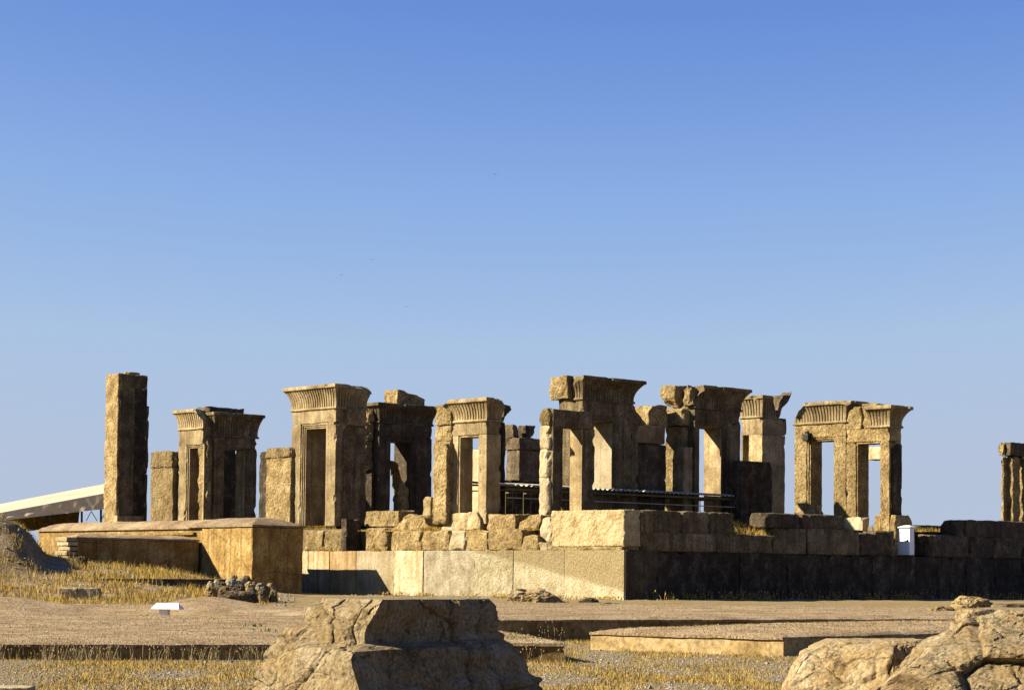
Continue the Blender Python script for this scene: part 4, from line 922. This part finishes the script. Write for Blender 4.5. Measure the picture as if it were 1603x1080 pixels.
# ------------------------------------------------------------------ birds
def bird(px, py, Y, label, s=1.0):
    p = hit(px, py, Y=Y); mb = MB()
    for k in range(1):
        n = 8; prof = [(-.22, .0), (-.16, .035), (-.05, .06), (.07, .055), (.14, .03), (.18, .035), (.22, .015), (.25, 0)]
        vs = []
        for (x, r_) in prof:
            for j in range(n): a = 2 * math.pi * j / n; vs.append(Vector((x, math.cos(a) * r_, math.sin(a) * r_)))
        fs = [(i * n + j, i * n + (j + 1) % n, (i + 1) * n + (j + 1) % n, (i + 1) * n + j) for i in range(len(prof) - 1) for j in range(n)]
        mb.add(vs, fs)
    for sd_ in (1, -1):
        vs = [Vector(q) for q in [(.08, .03 * sd_, .03), (-.08, .03 * sd_, .02), (-.08, .25 * sd_, .12), (.04, .28 * sd_, .13), (-.1, .52 * sd_, .05)]]
        vs += [v_ - Vector((0, 0, .012)) for v_ in vs]
        mb.add(vs, [(0, 1, 2, 3), (3, 2, 4), (8, 7, 6, 5), (9, 7, 8), (0, 3, 8, 5), (3, 4, 9, 8), (4, 2, 7, 9), (2, 1, 6, 7)])
    mb.add([Vector(q) for q in [(-.18, .02, 0), (-.18, -.02, 0), (-.36, -.07, .0), (-.36, .07, .0), (-.2, 0, .015)]], [(0, 1, 2, 3), (0, 3, 4), (1, 4, 2), (2, 4, 3)])
    o = link('bird', mb, 'black', None, p, random.uniform(1.2, 2.0)); o.scale = (s, s, s); return tag(o, label, 'bird', 'birds in the sky')
bird(775, 273.5, 400, 'highest tiny dark bird in the sky'); bird(582, 407, 400, 'tiny bird just right of and above the leftmost bird'); bird(534, 431, 400, 'leftmost tiny dark bird in the sky', .8); bird(636, 480.5, 400, 'lowest of the tiny birds in the middle of the sky', .9)
# ------------------------------------------------------------------ vegetation (stuff)
def blades(name, pts, hmin, hmax, w_, m, lean=.5, heads=False):
    vs = []; fs = []
    for (p, k) in pts:
        h = random.uniform(hmin, hmax) * k; a = random.uniform(0, 6.283); l = random.uniform(.1, lean) * h; dx, dy = math.cos(a) * l, math.sin(a) * l
        b = random.uniform(0, 3.14); wx, wy = math.cos(b) * w_, math.sin(b) * w_ * .6; o = len(vs)
        x, y, z = p
        vs += [(x - wx, y - wy, z - .02), (x + wx, y + wy, z - .02), (x + dx * .4 - wx * .7, y + dy * .4 - wy * .7, z + h * .6), (x + dx * .4 + wx * .7, y + dy * .4 + wy * .7, z + h * .6), (x + dx, y + dy, z + h)]
        fs += [(o, o + 1, o + 3, o + 2), (o + 2, o + 3, o + 4)]
        if heads and random.random() < .5:
            o = len(vs); r_ = w_ * 2.6; hx, hy, hz = x + dx, y + dy, z + h
            vs += [(hx, hy, hz - r_ * 1.5), (hx + r_, hy, hz), (hx, hy + r_, hz), (hx - r_, hy, hz), (hx, hy - r_, hz), (hx, hy, hz + r_ * 2.4)]
            fs += [(o, o + 2, o + 1), (o, o + 3, o + 2), (o, o + 4, o + 3), (o, o + 1, o + 4), (o + 5, o + 1, o + 2), (o + 5, o + 2, o + 3), (o + 5, o + 3, o + 4), (o + 5, o + 4, o + 1)]
    mb = MB(); mb.v = vs; mb.f = fs
    return link(name, mb, m)
def scatter(n, fn, dens=None):
    out = []; tries = 0
    while len(out) < n and tries < n * 30:
        tries += 1; r_ = fn()
        if r_: out.append(r_)
    return out
def patchy(x, y, s=.6, th=.0, seed=0): return noise.noise(Vector((x * s, y * s, seed))) > th + random.uniform(-.25, .25)
inq = lambda x, y: False
def front():
    y = 26 + 25 * random.random() ** 1.0; x = random.uniform(-.27, .27) * y
    if not patchy(x, y * .45, .8, -.06, 1): return None
    return (Vector((x, y, gz(x, y))), 1)
o = blades('dry_grass', scatter(80000, front), .02, .07, .005, 'grass', .9); tag(o, 'short golden dry grass over the gravel in the foreground', 'grass', kind='stuff')
def bankf():
    y = random.uniform(66, 92); x = random.uniform(-.25, -.115) * y
    if y > 78 and x > -10.2: return None
    if x < -16.3 and y > 74 and random.random() < .75: return None
    if not patchy(x, y * .8, .7, .05, 5): return None
    return (x, y)
tc_ = scatter(1050, bankf); pts = []
for (x, y) in tc_:
    k = random.choice((.35, .5, .7, 1.0, 1.25)); rr = .05 + .16 * k
    for _ in range(int(12 + 12 * k)):
        a, b = x + random.gauss(0, rr), y + random.gauss(0, rr); pts.append((Vector((a, b, gz(a, b))), k))
o = blades('dry_grass', pts, .10, .30, .009, 'grass', .7); tag(o, 'golden dry grass tufts covering the bank left of the mud tower', 'grass', kind='stuff')
def edgef():   # tall stems along the dark face of the wide left bed and others
    r_ = random.random()
    if r_ < .6: x = random.uniform(-11, -1.8); t_ = (x + 17) / 15.2; y = 34.6 + 4.2 * t_ - random.uniform(.05, .7)
    elif r_ < .75: x = random.uniform(-1.8, 1.0); y = 38.0 - random.uniform(.05, .35)
    elif r_ < .9: t_ = random.random() ** 1.3; x = 0 + 9 * t_; y = 49.8 + 9 * t_ * .55 - random.uniform(.05, .3)
    else: x = random.uniform(1.8, 5.2); y = 45.5 - (x - 1.8) * .72 - random.uniform(.1, .3)
    if not patchy(x, y, 1.5, -.1, 8): return None
    return (Vector((x, y, gz(x, y))), .35 if x > 1.5 else random.choice((.6, .8, 1)))
o = blades('tall_grass', scatter(1500, edgef), .15, .45, .004, 'drystem', .7, True); tag(o, 'tall thin dry stems along the dark faces of the mud beds', 'grass', kind='stuff')
def basef():
    if random.random() < .5: v = random.uniform(0, 17); p = uvw(-random.uniform(.05, .6), v); k = .45
    else: u = random.uniform(1, 30); p = uvw(u, -random.uniform(.1, 1.2)); k = 1.2
    if not patchy(p.x, p.y, .9, .0, 2): return None
    return (Vector((p.x, p.y, gz(p.x, p.y))), k)
o = blades('wall_foot_grass', scatter(1300, basef), .08, .30, .010, 'grass', .8, True); tag(o, 'dry grass and small weeds along the foot of the podium', 'grass', kind='stuff')
tuft_spots = [(470, 530, 826, .9, .35), (430, 470, 826, 1.2, .4), (497, 534, 861, .0, .25), (574, 606, 861, .0, .4), (655, 690, 829, .1, .5), (560, 640, 830, .1, .25), (770, 800, 829, .2, .35), (812, 842, 828, .5, .3), (715, 760, 830, .1, .2)]
pts = []
for (a, b, y, u_, hh) in tuft_spots:
    for _ in range(520):
        px = a + (b - a) * (random.random() + random.random()) / 2; p = hit(px, y, u=u_ + random.uniform(-.02, .35)); pts.append((p - Vector((0, 0, .03)), hh * random.uniform(.5, 1)))
def gapf(lo, hi, vlo, vhi, z0, z1):
    u = random.uniform(lo, hi); v = random.uniform(vlo, vhi); p = uvw(u, v); k = (v - vlo) / (vhi - vlo); return Vector((p.x, p.y, z0 + (z1 - z0) * k))
ua, ub = U_(1150, .5, 830), U_(1204, .5, 830)
for _ in range(2600): pts.append((gapf(ua, ub, .25, 3.0, zr - .05, FL - .1), random.uniform(.4, 1.1)))
ua, ub = U_(1450, 1.5, 830), U_(1500, 1.5, 830)
for _ in range(1500): pts.append((gapf(ua, ub, 1.2, 3.0, zr2, FL - .1), random.uniform(.4, .8)))
ua, ub = U_(1365, .8, 830), U_(1385, .8, 830)
for _ in range(200): pts.append((gapf(ua, ub, .6, 1.2, FL - .5, FL - .2), random.uniform(.6, 1.3)))
o = blades('ledge_grass', pts, .25, .55, .009, 'grass', .7); tag(o, 'golden tufts of dry grass growing among the podium blocks', 'grass', kind='stuff')
# earth slope in the parapet gap
ua, ub = U_(1146, .5, 830), U_(1206, .5, 830)
mb = grid([0, (ub - ua) / 3, 2 * (ub - ua) / 3, ub - ua], [.12, .6, 1.2, 1.8, 2.4, 3.0], lambda x, y: zr - .12 + (FL - .1 - zr + .12) * smooth01((y - .1) / 2.6) + .05 * noise.noise(Vector((x, y, 0))))
o = link('earth_slope', mb, 'earth', None, uvw(ua, 0, 0), TH, smooth=True); tag(o, None, None, kind='structure')
# green-grey weeds
pts = []
for (px, Y, s_) in [(60, 68.5, 1), (75, 68.3, .8), (178, 68.4, .7), (195, 68.6, .6), (240, 68.4, 1), (250, 68.5, .9), (405, 46, .5), (422, 43, .5), (412, 69, .5), (955, 74.5, .5), (435, 68.5, .5)]:
    q = onground(px, Y)
    if Y < 68: q.z = -.31 + .007 * (Y - 37) + .03
    for _ in range(90 if Y > 60 else 20): pts.append((q + Vector((random.gauss(0, .16 * s_ + .05), random.gauss(0, .1), 0)), s_ * random.uniform(.4, 1)))
o = blades('grey_green_weeds', pts, .1, .2, .014, 'weed', 1.2); tag(o, 'small grey-green weeds at the back edge of the wide left mud bed', 'weeds', kind='stuff')
# straw stubble and crumbs on the bed caps
pts = []
for o_ in bpy.data.objects:
    if o_.parent and o_.parent.name.startswith('mud_bed') and o_.name.startswith('cap'):
        me = o_.data; L0_ = Vector(o_.parent.location); nf = len(me.polygons) 
        for _ in range(22000 if nf > 8000 else 9000):
            f = me.polygons[random.randrange(nf)]
            if f.normal.z < .5: continue
            a_, b_, c_, d_ = [me.vertices[i].co for i in f.vertices]; s_, t_ = random.random(), random.random()
            p = L0_ + a_.lerp(b_, s_).lerp(d_.lerp(c_, s_), t_); pts.append((p, 1))
o = blades('straw_stubble', pts, .012, .035, .007, 'drystem', 2.0); tag(o, 'short straw stubble and crumbs on the mud-capped beds', 'straw', kind='stuff')
# pebbles
vs = []; fs = []
def octa(c, r_):
    o = len(vs); x, y, z = c; a, b, h = r_ * random.uniform(.7, 1.3), r_ * random.uniform(.7, 1.3), r_ * random.uniform(.4, .8)
    t_ = random.uniform(0, 1.5); ca, sa = math.cos(t_), math.sin(t_)
    vs.extend([(x + ca * a, y + sa * a, z), (x - sa * b, y + ca * b, z), (x - ca * a, y - sa * a, z), (x + sa * b, y - ca * b, z), (x + random.uniform(-.3, .3) * r_, y, z + h), (x, y, z - h)])
    fs.extend([(o, o + 1, o + 4), (o + 1, o + 2, o + 4), (o + 2, o + 3, o + 4), (o + 3, o, o + 4), (o + 1, o, o + 5), (o + 2, o + 1, o + 5), (o + 3, o + 2, o + 5), (o, o + 3, o + 5)])
for _ in range(36000):
    y = random.uniform(26, 50); x = random.uniform(-.27, .27) * y
    if patchy(x, y * .45, .8, .14, 1): continue
    octa((x, y, gz(x, y) + .003), random.choice((.010, .014, .02, .028)) if random.random() > .012 else .055)
for _ in range(1800):
    y = random.uniform(66, 90); x = random.uniform(-.25, -.1) * y
    octa((x, y, gz(x, y) + .01), random.choice((.02, .03, .05, .08)))
for _ in range(900):
    a_ = random.random()
    p = uvw(-random.uniform(.1, 2.5), random.uniform(0, 18)) if a_ < .5 else uvw(random.uniform(0, 30), -random.uniform(.1, 2.0))
    octa((p.x, p.y, gz(p.x, p.y) + .01), random.choice((.02, .03, .04, .07)))
mb = MB(); mb.v = vs; mb.f = fs; o = link('gravel', mb, 'pebble'); tag(o, 'grey gravel scattered over the ground', 'gravel', kind='stuff')
